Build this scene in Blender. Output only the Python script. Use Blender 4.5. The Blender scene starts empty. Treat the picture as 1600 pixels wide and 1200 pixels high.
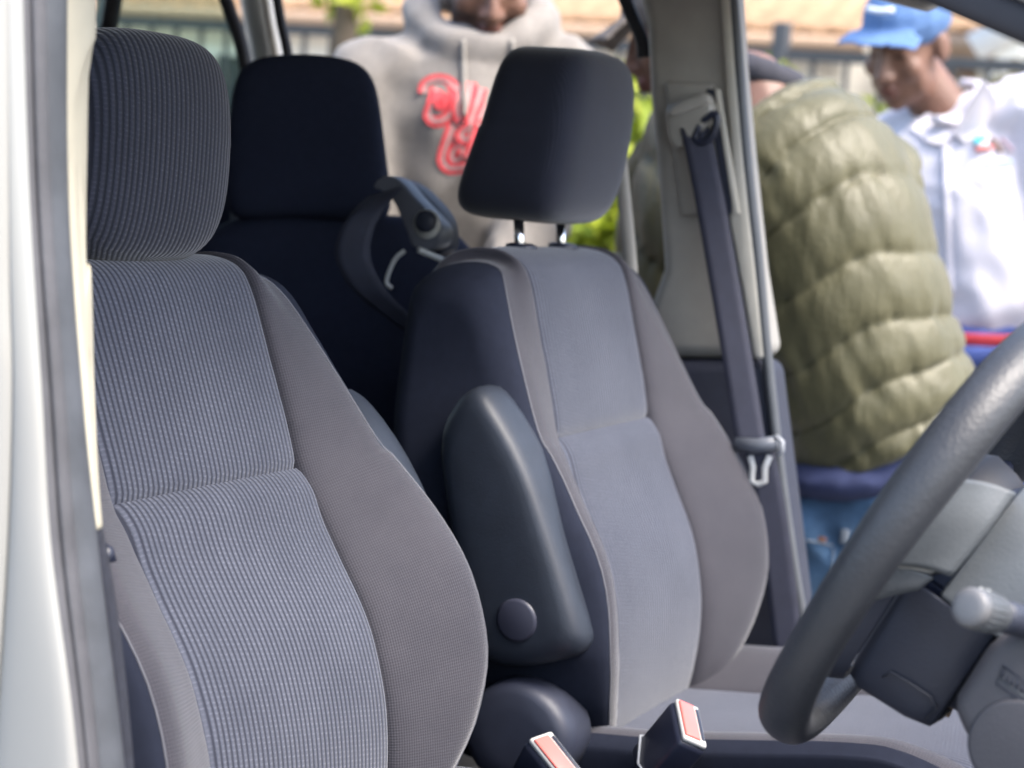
import bpy, bmesh, math, random
from mathutils import Vector, Matrix, noise
from mathutils.bvhtree import BVHTree
random.seed(7)
SC = bpy.context.scene
COL = SC.collection
V = Vector

# ------------------------------------------------------------------ camera
CAM = V((0.9771, -1.4792, 1.3907))
TH, PT, RO, FP = 1.1353, 0.1131, 0.08, 3053.0
FW = V((-math.cos(TH)*math.cos(PT), math.sin(TH)*math.cos(PT), -math.sin(PT)))
_r = FW.cross(V((0, 0, 1))).normalized(); _u = _r.cross(FW)
RT = _r*math.cos(RO) + _u*math.sin(RO)
UP = -_r*math.sin(RO) + _u*math.cos(RO)
cd = bpy.data.cameras.new('camera'); cam = bpy.data.objects.new('camera', cd); COL.objects.link(cam)
m = Matrix((RT, UP, -FW)).transposed().to_4x4(); m.translation = CAM
cam.matrix_world = m
cd.sensor_width = 36; cd.sensor_fit = 'HORIZONTAL'; cd.lens = FP/1600*36
cd.clip_start = 0.05; cd.clip_end = 400
cd.dof.use_dof = True; cd.dof.focus_distance = 1.78; cd.dof.aperture_fstop = 5.3; cd.dof.aperture_blades = 0
SC.camera = cam

# ------------------------------------------------------------------ light
SUN_EL, SUN_AZ = math.radians(56), math.radians(-8)      # azimuth measured from +X towards +Y
w = bpy.data.worlds.new('World'); SC.world = w; w.use_nodes = True
nt = w.node_tree; bg = nt.nodes['Background']
sky = nt.nodes.new('ShaderNodeTexSky'); sky.sky_type = 'NISHITA'; sky.sun_disc = False
sky.sun_elevation = SUN_EL; sky.sun_rotation = math.pi/2 - SUN_AZ
sky.air_density = 1.0; sky.dust_density = 3.0
nt.links.new(sky.outputs[0], bg.inputs[0]); bg.inputs[1].default_value = 0.15
sd = bpy.data.lights.new('sun', 'SUN'); sun = bpy.data.objects.new('sun', sd); COL.objects.link(sun)
sd.energy = 1.5; sd.angle = math.radians(24); sd.color = (1.0, 0.95, 0.88)
sdir = V((math.cos(SUN_EL)*math.cos(SUN_AZ), math.cos(SUN_EL)*math.sin(SUN_AZ), math.sin(SUN_EL)))
sun.rotation_euler = sdir.to_track_quat('Z', 'Y').to_euler(); sun.location = (0, 0, 8)
SC.view_settings.view_transform = 'Standard'; SC.view_settings.look = 'None'
SC.view_settings.exposure = 2.0; SC.view_settings.gamma = 1.0
SC.render.engine = 'CYCLES'

# ------------------------------------------------------------------ materials
MATS = {}
def nodes_of(name):
    mt = bpy.data.materials.new(name); mt.use_nodes = True
    return mt, mt.node_tree, mt.node_tree.nodes['Principled BSDF']
def ramp(t, fac, a, b, p0=0.3, p1=0.7):
    r = t.nodes.new('ShaderNodeValToRGB'); e = r.color_ramp.elements
    e[0].position = p0; e[1].position = p1; e[0].color = (*a, 1); e[1].color = (*b, 1)
    t.links.new(fac, r.inputs[0]); return r.outputs[0]
def texco(t, kind='Object'):
    return t.nodes.new('ShaderNodeTexCoord').outputs[kind]
def noise_n(t, vec, scale, detail=4, rough=0.55):
    n = t.nodes.new('ShaderNodeTexNoise'); n.inputs['Scale'].default_value = scale
    n.inputs['Detail'].default_value = detail; n.inputs['Roughness'].default_value = rough
    t.links.new(vec, n.inputs['Vector']); return n.outputs['Fac']
def bump(t, h, b, dist, strength=1.0, prev=None):
    n = t.nodes.new('ShaderNodeBump'); n.inputs['Distance'].default_value = dist; n.inputs['Strength'].default_value = strength
    t.links.new(h, n.inputs['Height'])
    if prev is not None: t.links.new(prev, n.inputs['Normal'])
    t.links.new(n.outputs[0], b.inputs['Normal']); return n.outputs[0]
def plain(name, c, rough=0.6, var=0.12, scale=30, bd=0.0004, bs=None, metal=0.0, spec=0.5, coat=0.0, sheen=0.0):
    """mottled colour + fine relief"""
    if name in MATS: return MATS[name]
    mt, t, b = nodes_of(name)
    co = texco(t); n = noise_n(t, co, scale, 5)
    lo = tuple(x*(1-var) for x in c); hi = tuple(min(1, x*(1+var)) for x in c)
    t.links.new(ramp(t, n, lo, hi), b.inputs['Base Color'])
    b.inputs['Roughness'].default_value = rough; b.inputs['Metallic'].default_value = metal
    b.inputs['Specular IOR Level'].default_value = spec
    b.inputs['Coat Weight'].default_value = coat; b.inputs['Coat Roughness'].default_value = 0.08
    b.inputs['Sheen Weight'].default_value = sheen; b.inputs['Sheen Roughness'].default_value = 0.4
    if bd: bump(t, noise_n(t, co, bs or scale*12, 3), b, bd)
    MATS[name] = mt; return mt
def math_n(t, op, a, b=None, c=None):
    n = t.nodes.new('ShaderNodeMath'); n.operation = op
    for i, x in enumerate((a, b, c)):
        if x is None: continue
        if isinstance(x, (int, float)): n.inputs[i].default_value = x
        else: t.links.new(x, n.inputs[i])
    return n.outputs[0]
def rib_fabric(name, dark, light, pitch=0.0072):
    mt, t, b = nodes_of(name)
    uv = texco(t, 'UV'); s = t.nodes.new('ShaderNodeSeparateXYZ'); t.links.new(uv, s.inputs[0])
    u, v = s.outputs[0], s.outputs[1]
    wob = noise_n(t, uv, 6, 2); uu = math_n(t, 'MULTIPLY_ADD', wob, 0.0012, u)
    ph = math_n(t, 'MULTIPLY', uu, 2*math.pi/pitch)
    rib = math_n(t, 'MULTIPLY_ADD', math_n(t, 'SINE', ph), 0.5, 0.5)
    cell = math_n(t, 'FLOOR', math_n(t, 'DIVIDE', uu, pitch))
    vv = math_n(t, 'MULTIPLY_ADD', cell, 1.9, math_n(t, 'MULTIPLY', v, 2*math.pi/0.0046))
    dot = math_n(t, 'MULTIPLY_ADD', math_n(t, 'SINE', vv), 0.5, 0.5)
    wv = t.nodes.new('ShaderNodeTexWhiteNoise'); wv.noise_dimensions = '2D'
    cmb = t.nodes.new('ShaderNodeCombineXYZ'); t.links.new(cell, cmb.inputs[0])
    t.links.new(math_n(t, 'FLOOR', math_n(t, 'DIVIDE', vv, 2*math.pi)), cmb.inputs[1]); t.links.new(cmb.outputs[0], wv.inputs[0])
    sp = math_n(t, 'MULTIPLY', math_n(t, 'POWER', dot, 3.0), math_n(t, 'MULTIPLY_ADD', wv.outputs[0], 0.7, 0.3))
    f = math_n(t, 'MULTIPLY', math_n(t, 'SMOOTH_MIN', rib, 0.9, 0.1), math_n(t, 'MULTIPLY_ADD', sp, 0.38, 0.62))
    n = noise_n(t, uv, 900, 2); f2 = math_n(t, 'MULTIPLY_ADD', n, 0.25, math_n(t, 'SUBTRACT', f, 0.12))
    wear = ramp(t, noise_n(t, uv, 7, 5, .65), (.80, .80, .82), (1.12, 1.10, 1.08), .3, .72)
    mx = t.nodes.new('ShaderNodeMix'); mx.data_type = 'RGBA'; mx.blend_type = 'MULTIPLY'; mx.inputs[0].default_value = 1.0
    t.links.new(ramp(t, f2, dark, light, 0.08, 0.85), mx.inputs[6]); t.links.new(wear, mx.inputs[7]); t.links.new(mx.outputs[2], b.inputs['Base Color'])
    b.inputs['Roughness'].default_value = 0.85; b.inputs['Specular IOR Level'].default_value = 0.2
    b.inputs['Sheen Weight'].default_value = 0.25; b.inputs['Sheen Roughness'].default_value = 0.45
    bump(t, f2, b, 0.0012, 0.8)
    return mt
def mesh_fabric(name, dark, light, pitch=0.0042):
    mt, t, b = nodes_of(name)
    uv = texco(t, 'UV'); s = t.nodes.new('ShaderNodeSeparateXYZ'); t.links.new(uv, s.inputs[0])
    k = 2*math.pi/pitch
    a = math_n(t, 'SINE', math_n(t, 'MULTIPLY', math_n(t, 'ADD', s.outputs[0], s.outputs[1]), k*0.62))
    c = math_n(t, 'SINE', math_n(t, 'MULTIPLY', math_n(t, 'SUBTRACT', s.outputs[0], s.outputs[1]), k*0.62))
    f = math_n(t, 'MULTIPLY_ADD', math_n(t, 'MULTIPLY', a, c), 0.5, 0.5)
    n = noise_n(t, uv, 500, 3); f2 = math_n(t, 'MULTIPLY_ADD', n, 0.4, math_n(t, 'SUBTRACT', f, 0.2))
    wear = ramp(t, noise_n(t, uv, 7, 5, .65), (.80, .80, .82), (1.12, 1.10, 1.08), .3, .72)
    mx = t.nodes.new('ShaderNodeMix'); mx.data_type = 'RGBA'; mx.blend_type = 'MULTIPLY'; mx.inputs[0].default_value = 1.0
    t.links.new(ramp(t, f2, dark, light, 0.1, 0.95), mx.inputs[6]); t.links.new(wear, mx.inputs[7]); t.links.new(mx.outputs[2], b.inputs['Base Color'])
    b.inputs['Roughness'].default_value = 0.8; b.inputs['Specular IOR Level'].default_value = 0.2
    b.inputs['Sheen Weight'].default_value = 0.35; b.inputs['Sheen Roughness'].default_value = 0.4
    bump(t, f2, b, 0.0006, 0.7)
    return mt

M_RIB = rib_fabric('ribbed_seat_fabric', (0.025, 0.028, 0.042), (0.104, 0.114, 0.148))
M_RIB_HR = rib_fabric('ribbed_headrest_fabric', (0.011, 0.013, 0.021), (0.038, 0.042, 0.062))
M_BOL = mesh_fabric('bolster_fabric', (0.037, 0.036, 0.044), (0.060, 0.058, 0.069), 0.0034)
M_RIB_HR2 = mesh_fabric('plain_headrest_fabric', (0.013, 0.015, 0.026), (0.021, 0.024, 0.038), 0.0034)
M_SHADED = plain('shaded_seat_fabric', (0.014, 0.017, 0.029), 0.9, 0.08, 90, 0.0003, spec=0.15)  # seat cloth darkened so its colour carries the shade on the seat sides
M_PLAS = plain('charcoal_plastic', (0.026, 0.030, 0.048), 0.5, 0.1, 40, 0.00025, 900)
M_VINYL = plain('armrest_vinyl', (0.018, 0.023, 0.034), 0.5, 0.1, 40, 0.0003, 700)
M_BLACK = plain('black_plastic', (0.014, 0.017, 0.032), 0.38, 0.1, 40, 0.00015, 900)
M_CHROME = plain('chrome', (0.8, 0.8, 0.8), 0.16, 0.03, 10, 0, metal=1.0)
M_RED = plain('red_button', (0.62, 0.15, 0.13), 0.35, 0.05, 30, 0)
M_STEELW = plain('pale_metal', (0.50, 0.50, 0.48), 0.35, 0.05, 60, 0)
M_SEAM = plain('seam_thread', (0.05, 0.05, 0.065), 0.8, 0.1, 60, 0)
M_PIPE = plain('seam_piping', (0.10, 0.10, 0.115), 0.7, 0.1, 60, 0)

# ------------------------------------------------------------------ mesh helpers
def tag(o, label=None, cat=None, group=None, kind=None):
    if label: o['label'] = label
    if cat: o['category'] = cat
    if group: o['group'] = group
    if kind: o['kind'] = kind
    return o
def empty(name, loc, label, cat, group=None):
    o = bpy.data.objects.new(name, None); COL.objects.link(o); o.location = loc; o.empty_display_size = 0.05
    return tag(o, label, cat, group)
def link(name, me, mat, parent=None, smooth=True):
    o = bpy.data.objects.new(name, me); COL.objects.link(o)
    if mat is not None:
        me.materials.clear(); me.materials.append(mat)
    if smooth: me.polygons.foreach_set('use_smooth', [True]*len(me.polygons))
    if parent is not None:
        o.parent = parent; o.matrix_parent_inverse = Matrix.Translation(-world_loc(parent))
    return o
def world_loc(o):
    l = V(o.location)
    return l
def mesh_from(name, verts, faces, uvs=None):
    me = bpy.data.meshes.new(name); me.from_pydata([tuple(v) for v in verts], [], faces)
    if uvs:
        l = me.uv_layers.new(name='UVMap')
        for p in me.polygons:
            for li in p.loop_indices:
                l.data[li].uv = uvs[me.loops[li].vertex_index]
    me.update(); return me
def grid(name, rows, mat, parent=None, uvs=None, closed=False, flip=False, thick=0.0, cap=False):
    """rows: list of rows of points -> one quad sheet"""
    n = len(rows[0]); vs = [p for r in rows for p in r]; fs = []
    for i in range(len(rows)-1):
        for j in range(n if closed else n-1):
            a, b = i*n+j, i*n+(j+1) % n
            q = (a, b, b+n, a+n)
            fs.append(q[::-1] if flip else q)
    if cap:
        fs.append(tuple(range(n)) if flip else tuple(range(n))[::-1])
        k = (len(rows)-1)*n
        fs.append(tuple(range(k, k+n))[::-1] if flip else tuple(range(k, k+n)))
    o = link(name, mesh_from(name, vs, fs, [u for r in uvs for u in r] if uvs else None), mat, parent)
    if thick:
        s = o.modifiers.new('thickness', 'SOLIDIFY'); s.thickness = thick; s.offset = -1
    return o
def catmull(pts, n):
    """resample a control polyline (tuples of any dimension) into n smooth points"""
    P = [pts[0]] + list(pts) + [pts[-1]]; out = []
    segs = len(pts)-1
    for k in range(n):
        s = k/(n-1)*segs; i = min(int(s), segs-1); t = s-i
        p0, p1, p2, p3 = P[i], P[i+1], P[i+2], P[i+3]
        out.append(tuple(0.5*((2*b)+(c-a)*t+(2*a-5*b+4*c-d)*t*t+(3*b-a-3*c+d)*t**3) for a, b, c, d in zip(p0, p1, p2, p3)))
    return out
def interp(tab, x):
    if x <= tab[0][0]: return tab[0][1]
    for (a, ya), (b, yb) in zip(tab, tab[1:]):
        if x <= b:
            t = (x-a)/(b-a); t = t*t*(3-2*t)
            return ya+(yb-ya)*t
    return tab[-1][1]
def smooth_table(tab, n=240, passes=60):
    x0, x1 = tab[0][0], tab[-1][0]; xs = [x0+(x1-x0)*i/(n-1) for i in range(n)]
    ys = []
    for x in xs:
        for (a, ya), (b, yb) in zip(tab, tab[1:]):
            if x <= b+1e-9: ys.append(ya+(yb-ya)*(x-a)/(b-a)); break
    for _ in range(passes):
        ys = [ys[0]]+[(ys[i-1]+ys[i]*2+ys[i+1])/4 for i in range(1, n-1)]+[ys[-1]]
    return list(zip(xs, ys))
def loop_smooth(pts, n):
    P = list(pts); k = len(P); out = []
    for j in range(n):
        s = j/n*k; i = int(s); t = s-i
        a, b, c, d = P[(i-1) % k], P[i % k], P[(i+1) % k], P[(i+2) % k]
        out.append(tuple(0.5*((2*q)+(r-p)*t+(2*p-5*q+4*r-e)*t*t+(3*q-p-3*r+e)*t**3) for p, q, r, e in zip(a, b, c, d)))
    return out
def tube(name, pts, rad, mat, parent=None, seg=10, cap=True, flat=1.0, ref=None):
    """tube along pts; rad number or list; flat squashes across ref direction"""
    pts = [V(p) for p in pts]; rows = []
    up = V(ref) if ref else None
    prev = None
    for i, p in enumerate(pts):
        t = (pts[min(i+1, len(pts)-1)]-pts[max(i-1, 0)]).normalized()
        if up is not None: a = (up - t*up.dot(t)).normalized()
        elif prev is None:
            a = t.orthogonal().normalized()
        else: a = (prev - t*prev.dot(t)).normalized()
        prev = a; b = t.cross(a)
        r = rad[i] if isinstance(rad, (list, tuple)) else rad
        rows.append([p + a*r*math.cos(2*math.pi*k/seg)*flat + b*r*math.sin(2*math.pi*k/seg) for k in range(seg)])
    return grid(name, rows, mat, parent, closed=True, cap=cap)
def box(name, c, s, mat, parent=None, rot=None, bev=0.0, seg=3):
    x, y, z = (k/2 for k in s)
    vs = [V((i, j, k)) for i in (-x, x) for j in (-y, y) for k in (-z, z)]
    if rot is not None: vs = [rot @ v for v in vs]
    vs = [v+V(c) for v in vs]
    fs = [(0, 1, 3, 2), (4, 6, 7, 5), (0, 4, 5, 1), (2, 3, 7, 6), (0, 2, 6, 4), (1, 5, 7, 3)]
    o = link(name, mesh_from(name, vs, fs), mat, parent, smooth=bool(bev))
    if bev:
        b = o.modifiers.new('bevel', 'BEVEL'); b.width = bev; b.segments = seg; b.limit_method = 'NONE'
    return o
def prism(name, poly, fn, d0, d1, mat, parent=None, bev=0.0, seg=4, ang=None):
    """extrude a 2-D outline between depths d0,d1; fn(a,b,d) -> 3-D point"""
    n = len(poly)
    vs = [V(fn(a, b, d)) for d in (d0, d1) for a, b in poly]
    fs = [tuple(range(n))[::-1], tuple(range(n, 2*n))] + [(i, (i+1) % n, n+(i+1) % n, n+i) for i in range(n)]
    me = mesh_from(name, vs, fs); bm = bmesh.new(); bm.from_mesh(me); bmesh.ops.recalc_face_normals(bm, faces=bm.faces); bm.to_mesh(me); bm.free()
    o = link(name, me, mat, parent)
    if bev:
        b = o.modifiers.new('bevel', 'BEVEL'); b.width = bev; b.segments = seg; b.limit_method = 'ANGLE'; b.angle_limit = math.radians(ang or 40)
    return o
XZ = lambda a, b, d: (a, d, b)
def rounded(c, half, e=4.0, n=14, shape=None, uvfn=None):
    """rounded cushion: a subdivided cube pushed onto a superellipsoid of exponent e -> mesh data pieces"""
    vs = []; fs = []; key = {}
    def vid(p):
        k = tuple(round(x*1000) for x in p)
        if k not in key:
            key[k] = len(vs); vs.append(V(p))
        return key[k]
    for ax in range(3):
        for sg in (-1, 1):
            for i in range(n):
                for j in range(n):
                    q = []
                    for di, dj in ((0, 0), (1, 0), (1, 1), (0, 1)):
                        a, b = -1+2*(i+di)/n, -1+2*(j+dj)/n
                        p = [0, 0, 0]; p[ax] = sg; p[(ax+1) % 3] = a; p[(ax+2) % 3] = b
                        q.append(vid(p))
                    fs.append(tuple(q if sg > 0 else q[::-1]))
    out = []
    for p in vs:
        L = sum(abs(x)**e for x in p)**(1/e)
        q = V(tuple(x/L*h for x, h in zip(p, half)))
        if shape: q = shape(q)
        out.append(q+V(c))
    return out, fs
def evalmesh(o):
    dg = bpy.context.evaluated_depsgraph_get(); dg.update()
    me = bpy.data.meshes.new_from_object(o.evaluated_get(dg)); return me
# unions of rounded primitives fused into one continuous skin
def p_ell(c, r, rot=None, n=16):
    vs = []; fs = []
    for i in range(n//2+1):
        for j in range(n):
            a, b = math.pi*i/(n//2), 2*math.pi*j/n
            p = V((r[0]*math.sin(a)*math.cos(b), r[1]*math.sin(a)*math.sin(b), r[2]*math.cos(a)))
            if rot is not None: p = rot @ p
            vs.append(p+V(c))
    for i in range(n//2):
        for j in range(n):
            k = (j+1) % n; fs.append((i*n+j, (i+1)*n+j, (i+1)*n+k, i*n+k))
    return vs, fs
def p_cap(a, ra, b, rb, n=14, flat=1.0, ref=None):
    a, b = V(a), V(b); d = (b-a).normalized()
    x = (V(ref)-d*V(ref).dot(d)).normalized() if ref else d.orthogonal().normalized()
    y = d.cross(x); vs = []; fs = []; rings = []
    for k in range(5): rings.append((a-d*ra*math.cos(k/4*math.pi/2), max(1e-4, ra*math.sin(k/4*math.pi/2))))
    for k in range(5): rings.append((b+d*rb*math.sin(k/4*math.pi/2), max(1e-4, rb*math.cos(k/4*math.pi/2))))
    for c, r in rings:
        for j in range(n):
            t = 2*math.pi*j/n; vs.append(c+x*r*math.cos(t)*flat+y*r*math.sin(t))
    for i in range(len(rings)-1):
        for j in range(n):
            k = (j+1) % n; fs.append((i*n+j, i*n+k, (i+1)*n+k, (i+1)*n+j))
    return vs, fs
def fuse(name, prims, voxel, smooth, mat, parent=None, disp=None, dec=0):
    vs = []; fs = []
    for v, f in prims:
        k = len(vs); vs += v; fs += [tuple(i+k for i in q) for q in f]
    me = mesh_from(name, vs, fs); tmp = bpy.data.objects.new('tmp', me); COL.objects.link(tmp)
    rm = tmp.modifiers.new('r', 'REMESH'); rm.mode = 'VOXEL'; rm.voxel_size = voxel
    if smooth:
        s = tmp.modifiers.new('s', 'SMOOTH'); s.factor = 0.5; s.iterations = smooth
    out = evalmesh(tmp); bpy.data.objects.remove(tmp); bpy.data.meshes.remove(me)
    out.name = name
    if disp:
        nr = [v.normal.copy() for v in out.vertices]
        for v, n in zip(out.vertices, nr): v.co = v.co + n*disp(v.co, n)
        out.update()
    return link(name, out, mat, parent)
def P(px, py, y=None, x=None, z=None, d=None):
    """point of the place seen at a pixel of the photograph, at a known distance"""
    r = FW + RT*(px-800)/FP - UP*(py-600)/FP
    if y is not None: t = (y-CAM.y)/r.y
    elif x is not None: t = (x-CAM.x)/r.x
    elif z is not None: t = (z-CAM.z)/r.z
    else: t = d
    return CAM + r*t

def rebase(o, loc):
    o.data.transform(Matrix.Translation(-V(loc))); o.location = loc; return o

# ------------------------------------------------------------------ ground
M_ASPH = plain('asphalt', (0.16, 0.155, 0.145), 0.9, 0.25, 3.0, 0.004, 60)
M_PAVE = plain('concrete_paving', (0.34, 0.33, 0.30), 0.9, 0.15, 2.0, 0.003, 50)
def sheet(name, x0, x1, y0, y1, z, mat):
    me = mesh_from(name, [(x0, y0, z), (x1, y0, z), (x1, y1, z), (x0, y1, z)], [(0, 1, 2, 3)])
    o = link(name, me, mat, None, smooth=False); return tag(o, kind='structure')
sheet('ground', -160, 160, -160, 160, 0.0, M_ASPH)
sheet('pavement', -60, 60, 3.9, 60, 0.10, M_PAVE)
kb = box('kerb', (0, 3.84, 0.045), (120, 0.12, 0.13), M_PAVE, None, bev=0.015); tag(kb, kind='structure')

# ------------------------------------------------------------------ the van
M_PAINT = plain('cream_white_paint', (0.29, 0.285, 0.265), 0.32, 0.03, 3, 0, coat=0.5)
M_SILVER = plain('silver_white_paint', (0.66, 0.66, 0.64), 0.35, 0.04, 6, 0, coat=0.4)
M_RUB = plain('grey_rubber_seal', (0.060, 0.064, 0.072), 0.6, 0.30, 18, 0.0004, 260)
M_RUB2 = plain('grey_seal_lip', (0.072, 0.070, 0.075), 0.55, 0.25, 18, 0.0004, 260)
M_BLRUB = plain('black_rubber', (0.018, 0.018, 0.024), 0.6, 0.12, 25, 0.0003, 200)
M_CREAM = plain('cream_trim', (0.46, 0.42, 0.32), 0.55, 0.05, 30, 0.0002, 500)
M_TRIM = plain('grey_beige_trim', (0.335, 0.315, 0.28), 0.6, 0.06, 30, 0.0003, 500)
M_TRIM2 = plain('pale_beige_trim', (0.52, 0.49, 0.42), 0.5, 0.05, 30, 0.0002, 500)
M_LOWTR = plain('dark_lower_trim', (0.022, 0.025, 0.042), 0.65, 0.1, 40, 0.0003, 500)
M_HEAD = plain('pale_headlining', (0.42, 0.41, 0.385), 0.9, 0.05, 50, 0.0003, 600)
M_CARPET = plain('dark_carpet', (0.020, 0.022, 0.032), 0.95, 0.3, 120, 0.001, 900)
VAN = empty('van', (0.2, 0.36, 0.0), 'cream white van with front doors and far sliding door open, seen from driver side', 'van')
A0, A1 = (0.333, 1.633), (1.47, 1.214)          # the windscreen pillar line in x,z
# roof and floor shells
prism('roof', [(-2.6, 1.72), (-2.3, 1.80), (-0.5, 1.83), (0.05, 1.79), (0.36, 1.675), (0.34, 1.645), (0.05, 1.745), (-0.5, 1.785), (-2.25, 1.755), (-2.55, 1.68)], XZ, -0.40, 1.12, M_HEAD, VAN)
prism('floor', [(-2.6, 0.38), (1.35, 0.38), (1.35, 0.42), (0.95, 0.43), (-2.6, 0.43)], XZ, -0.42, 1.14, M_CARPET, VAN)
prism('rear_hatch', [(-2.62, 0.4), (-2.52, 0.4), (-2.45, 1.7), (-2.55, 1.7)], XZ, -0.40, 1.12, M_LOWTR, VAN)
prism('engine_bulkhead', [(1.30, 0.4), (1.36, 0.4), (1.36, 1.16), (1.30, 1.16)], XZ, -0.42, 1.14, M_LOWTR, VAN)
for yy in (-0.44, 1.10):
    prism('sill', [(-2.5, 0.36), (1.3, 0.36), (1.3, 0.52), (-2.5, 0.52)], XZ, yy, yy+0.06, M_SILVER, VAN, bev=0.015)
prism('bonnet', [(1.34, 1.14), (1.40, 1.24), (1.55, 1.22), (2.05, 1.06), (2.20, .92), (2.22, .45), (1.40, .45)], XZ, -.44, 1.16, M_PAINT, VAN, bev=.04, seg=5)
# body side behind the driver (rear door and glass on the near side)
prism('rear_side_panel', [(-2.6, 0.5), (-0.05, 0.5), (-0.08, 1.70), (-2.5, 1.68)], XZ, -0.45, -0.40, M_PAINT, VAN, bev=0.01)
prism('roof_rail', [(-2.5, 1.66), (0.0, 1.70), (0.33, 1.63), (0.36, 1.67), (0.0, 1.76), (-2.5, 1.74)], XZ, -0.44, -0.385, M_PAINT, VAN, bev=0.012)
prism('roof_rail', [(-2.5, 1.66), (0.0, 1.70), (0.33, 1.63), (0.36, 1.67), (0.0, 1.76), (-2.5, 1.74)], XZ, 1.10, 1.15, M_TRIM, VAN, bev=0.012)
# windscreen pillars, near and far: rubber seal below, trim above
def apillar(y0, y1, paint, dz):
    dx, dzz = A1[0]-A0[0], A1[1]-A0[1]; L = math.hypot(dx, dzz); n = (-dzz/L, dx/L)
    def strip(nm, a, b, ya, yb, mat, bev):
        o = prism(nm, [(A0[0]+n[0]*a, A0[1]+n[1]*a+dz), (A1[0]+n[0]*a, A1[1]+n[1]*a+dz), (A1[0]+n[0]*b, A1[1]+n[1]*b+dz), (A0[0]+n[0]*b, A0[1]+n[1]*b+dz)], XZ, ya, yb, mat, VAN, bev=bev)
        return o
    s = 1 if y1 > 0 else -1
    strip('pillar_seal', 0.0, 0.021, y0, y1, M_BLRUB, 0.006)
    strip('windscreen_pillar', 0.0215, 0.030, y0-0.006, y1+0.006, M_SILVER, 0.003)
    strip('windscreen_pillar', 0.0305, 0.085, y0-0.002, y1+0.012, paint, 0.008)
apillar(-0.41, -0.37, M_SILVER, 0.0)
apillar(1.03, 1.09, M_TRIM, 0.012)

# --- near door pillar (driver's side): paint, two seal lips, wide seal, cream trim, dark carpet edge
def sweepx(name, path, sec, mat, parent, bev=None):
    """sweep a closed (x,y) section along path of (x,y,z) points"""
    rows = [[V((p[0]+a*p[3], p[1]+b, p[2])) for a, b in sec] for p in path]
    return grid(name, rows, mat, parent, closed=True, cap=True)
def edge_path(pxs, y, sc=1.0, n=26):
    pts = catmull([tuple(P(a, b, y=y)) for a, b in pxs], n)
    return [(p[0], p[1], p[2], sc) for p in pts]
def rounded_sec(wx, wy, r=0.004, n=4):
    out = []
    for cx, cy, a0 in ((wx/2-r, wy/2-r, 0), (-wx/2+r, wy/2-r, 90), (-wx/2+r, -wy/2+r, 180), (wx/2-r, -wy/2+r, 270)):
        for k in range(n+1):
            t = math.radians(a0+90*k/n); out.append((cx+r*math.cos(t), cy+r*math.sin(t)))
    return out
def strip_between(name, left, right, y0, y1, mat, parent, bulge=0.0, back=0.02, n=40):
    """a moulded vertical strip whose visible face spans two edge curves; it has a body of its own behind the face"""
    L = catmull([tuple(P(a, b, y=y0)) for a, b in left], n); R_ = catmull([tuple(P(a, b, y=y1)) for a, b in right], n)
    rows = []
    for l, r in zip(L, R_):
        l, r = V(l), V(r); row = []
        for k in range(9):
            t = k/8; p = l.lerp(r, t); p.y -= bulge*(1-(2*t-1)**2)**0.5 if bulge else 0
            row.append(p)
        bb = [r+V((-0.004-back*.62, back, 0)), l+V((0.004-back*.5, back, 0))]
        rows.append(row+bb)
    return grid(name, rows, mat, parent, closed=True, cap=True)
strip_between('door_pillar', [(-260, -80), (-255, 400), (-250, 800), (-240, 1300)], [(12, -80), (14, 400), (18, 620), (8, 900), (-20, 1300)], -0.475, -0.468, M_PAINT, VAN, 0.006, 0.05)
strip_between('door_pillar', [(10, -80), (14, 400), (18, 620), (8, 900), (-20, 1300)], [(34, -80), (46, 300), (66, 620), (80, 850), (112, 1100), (132, 1300)], -0.466, -0.458, M_PAINT, VAN, 0.004, 0.05)
strip_between('door_seal', [(33, -80), (45, 300), (65, 620), (80, 850), (112, 1100), (130, 1300)], [(49, -80), (60, 300), (82, 620), (98, 850), (128, 1100), (148, 1300)], -0.456, -0.450, M_RUB2, VAN, 0.004, 0.03)
strip_between('door_seal', [(49, -80), (61, 300), (83, 620), (99, 850), (129, 1100), (149, 1300)], [(70, -80), (80, 300), (102, 620), (118, 850), (146, 1100), (164, 1300)], -0.449, -0.444, M_RUB2, VAN, 0.005, 0.03)
strip_between('door_seal', [(69, -80), (79, 300), (101, 620), (117, 850), (145, 1100), (163, 1300)], [(105, -80), (106, 300), (128, 620), (152, 850), (183, 1100), (205, 1300)], -0.440, -0.425, M_RUB, VAN, 0.007, 0.03)
strip_between('pillar_trim', [(100, -80), (102, 300), (122, 600), (143, 832)], [(150, -80), (150, 20), (149, 62), (140, 80), (136, 250), (135, 405), (143, 430), (148, 620), (158, 828)], -0.415, -0.372, M_CREAM, VAN, 0.004, 0.02)
strip_between('lower_pillar_trim', [(143, 833), (165, 950), (183, 1100), (200, 1300)], [(160, 829), (172, 950), (190, 1100), (210, 1300)], -0.418, -0.392, M_CARPET, VAN, 0.003, 0.02)
strip_between('pillar_core', [(-240, -80), (-240, 400), (-240, 800), (-220, 1300)], [(110, -80), (110, 400), (128, 800), (180, 1300)], -0.405, -0.380, M_LOWTR, VAN, 0.0, 0.03)
# seat side lever poking out by the pillar
tube('lever', [P(158, 850, y=-0.33), P(166, 862, y=-0.335), P(170, 880, y=-0.335)], [0.003, 0.006, 0.006], M_BLACK, VAN, 12)

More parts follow.
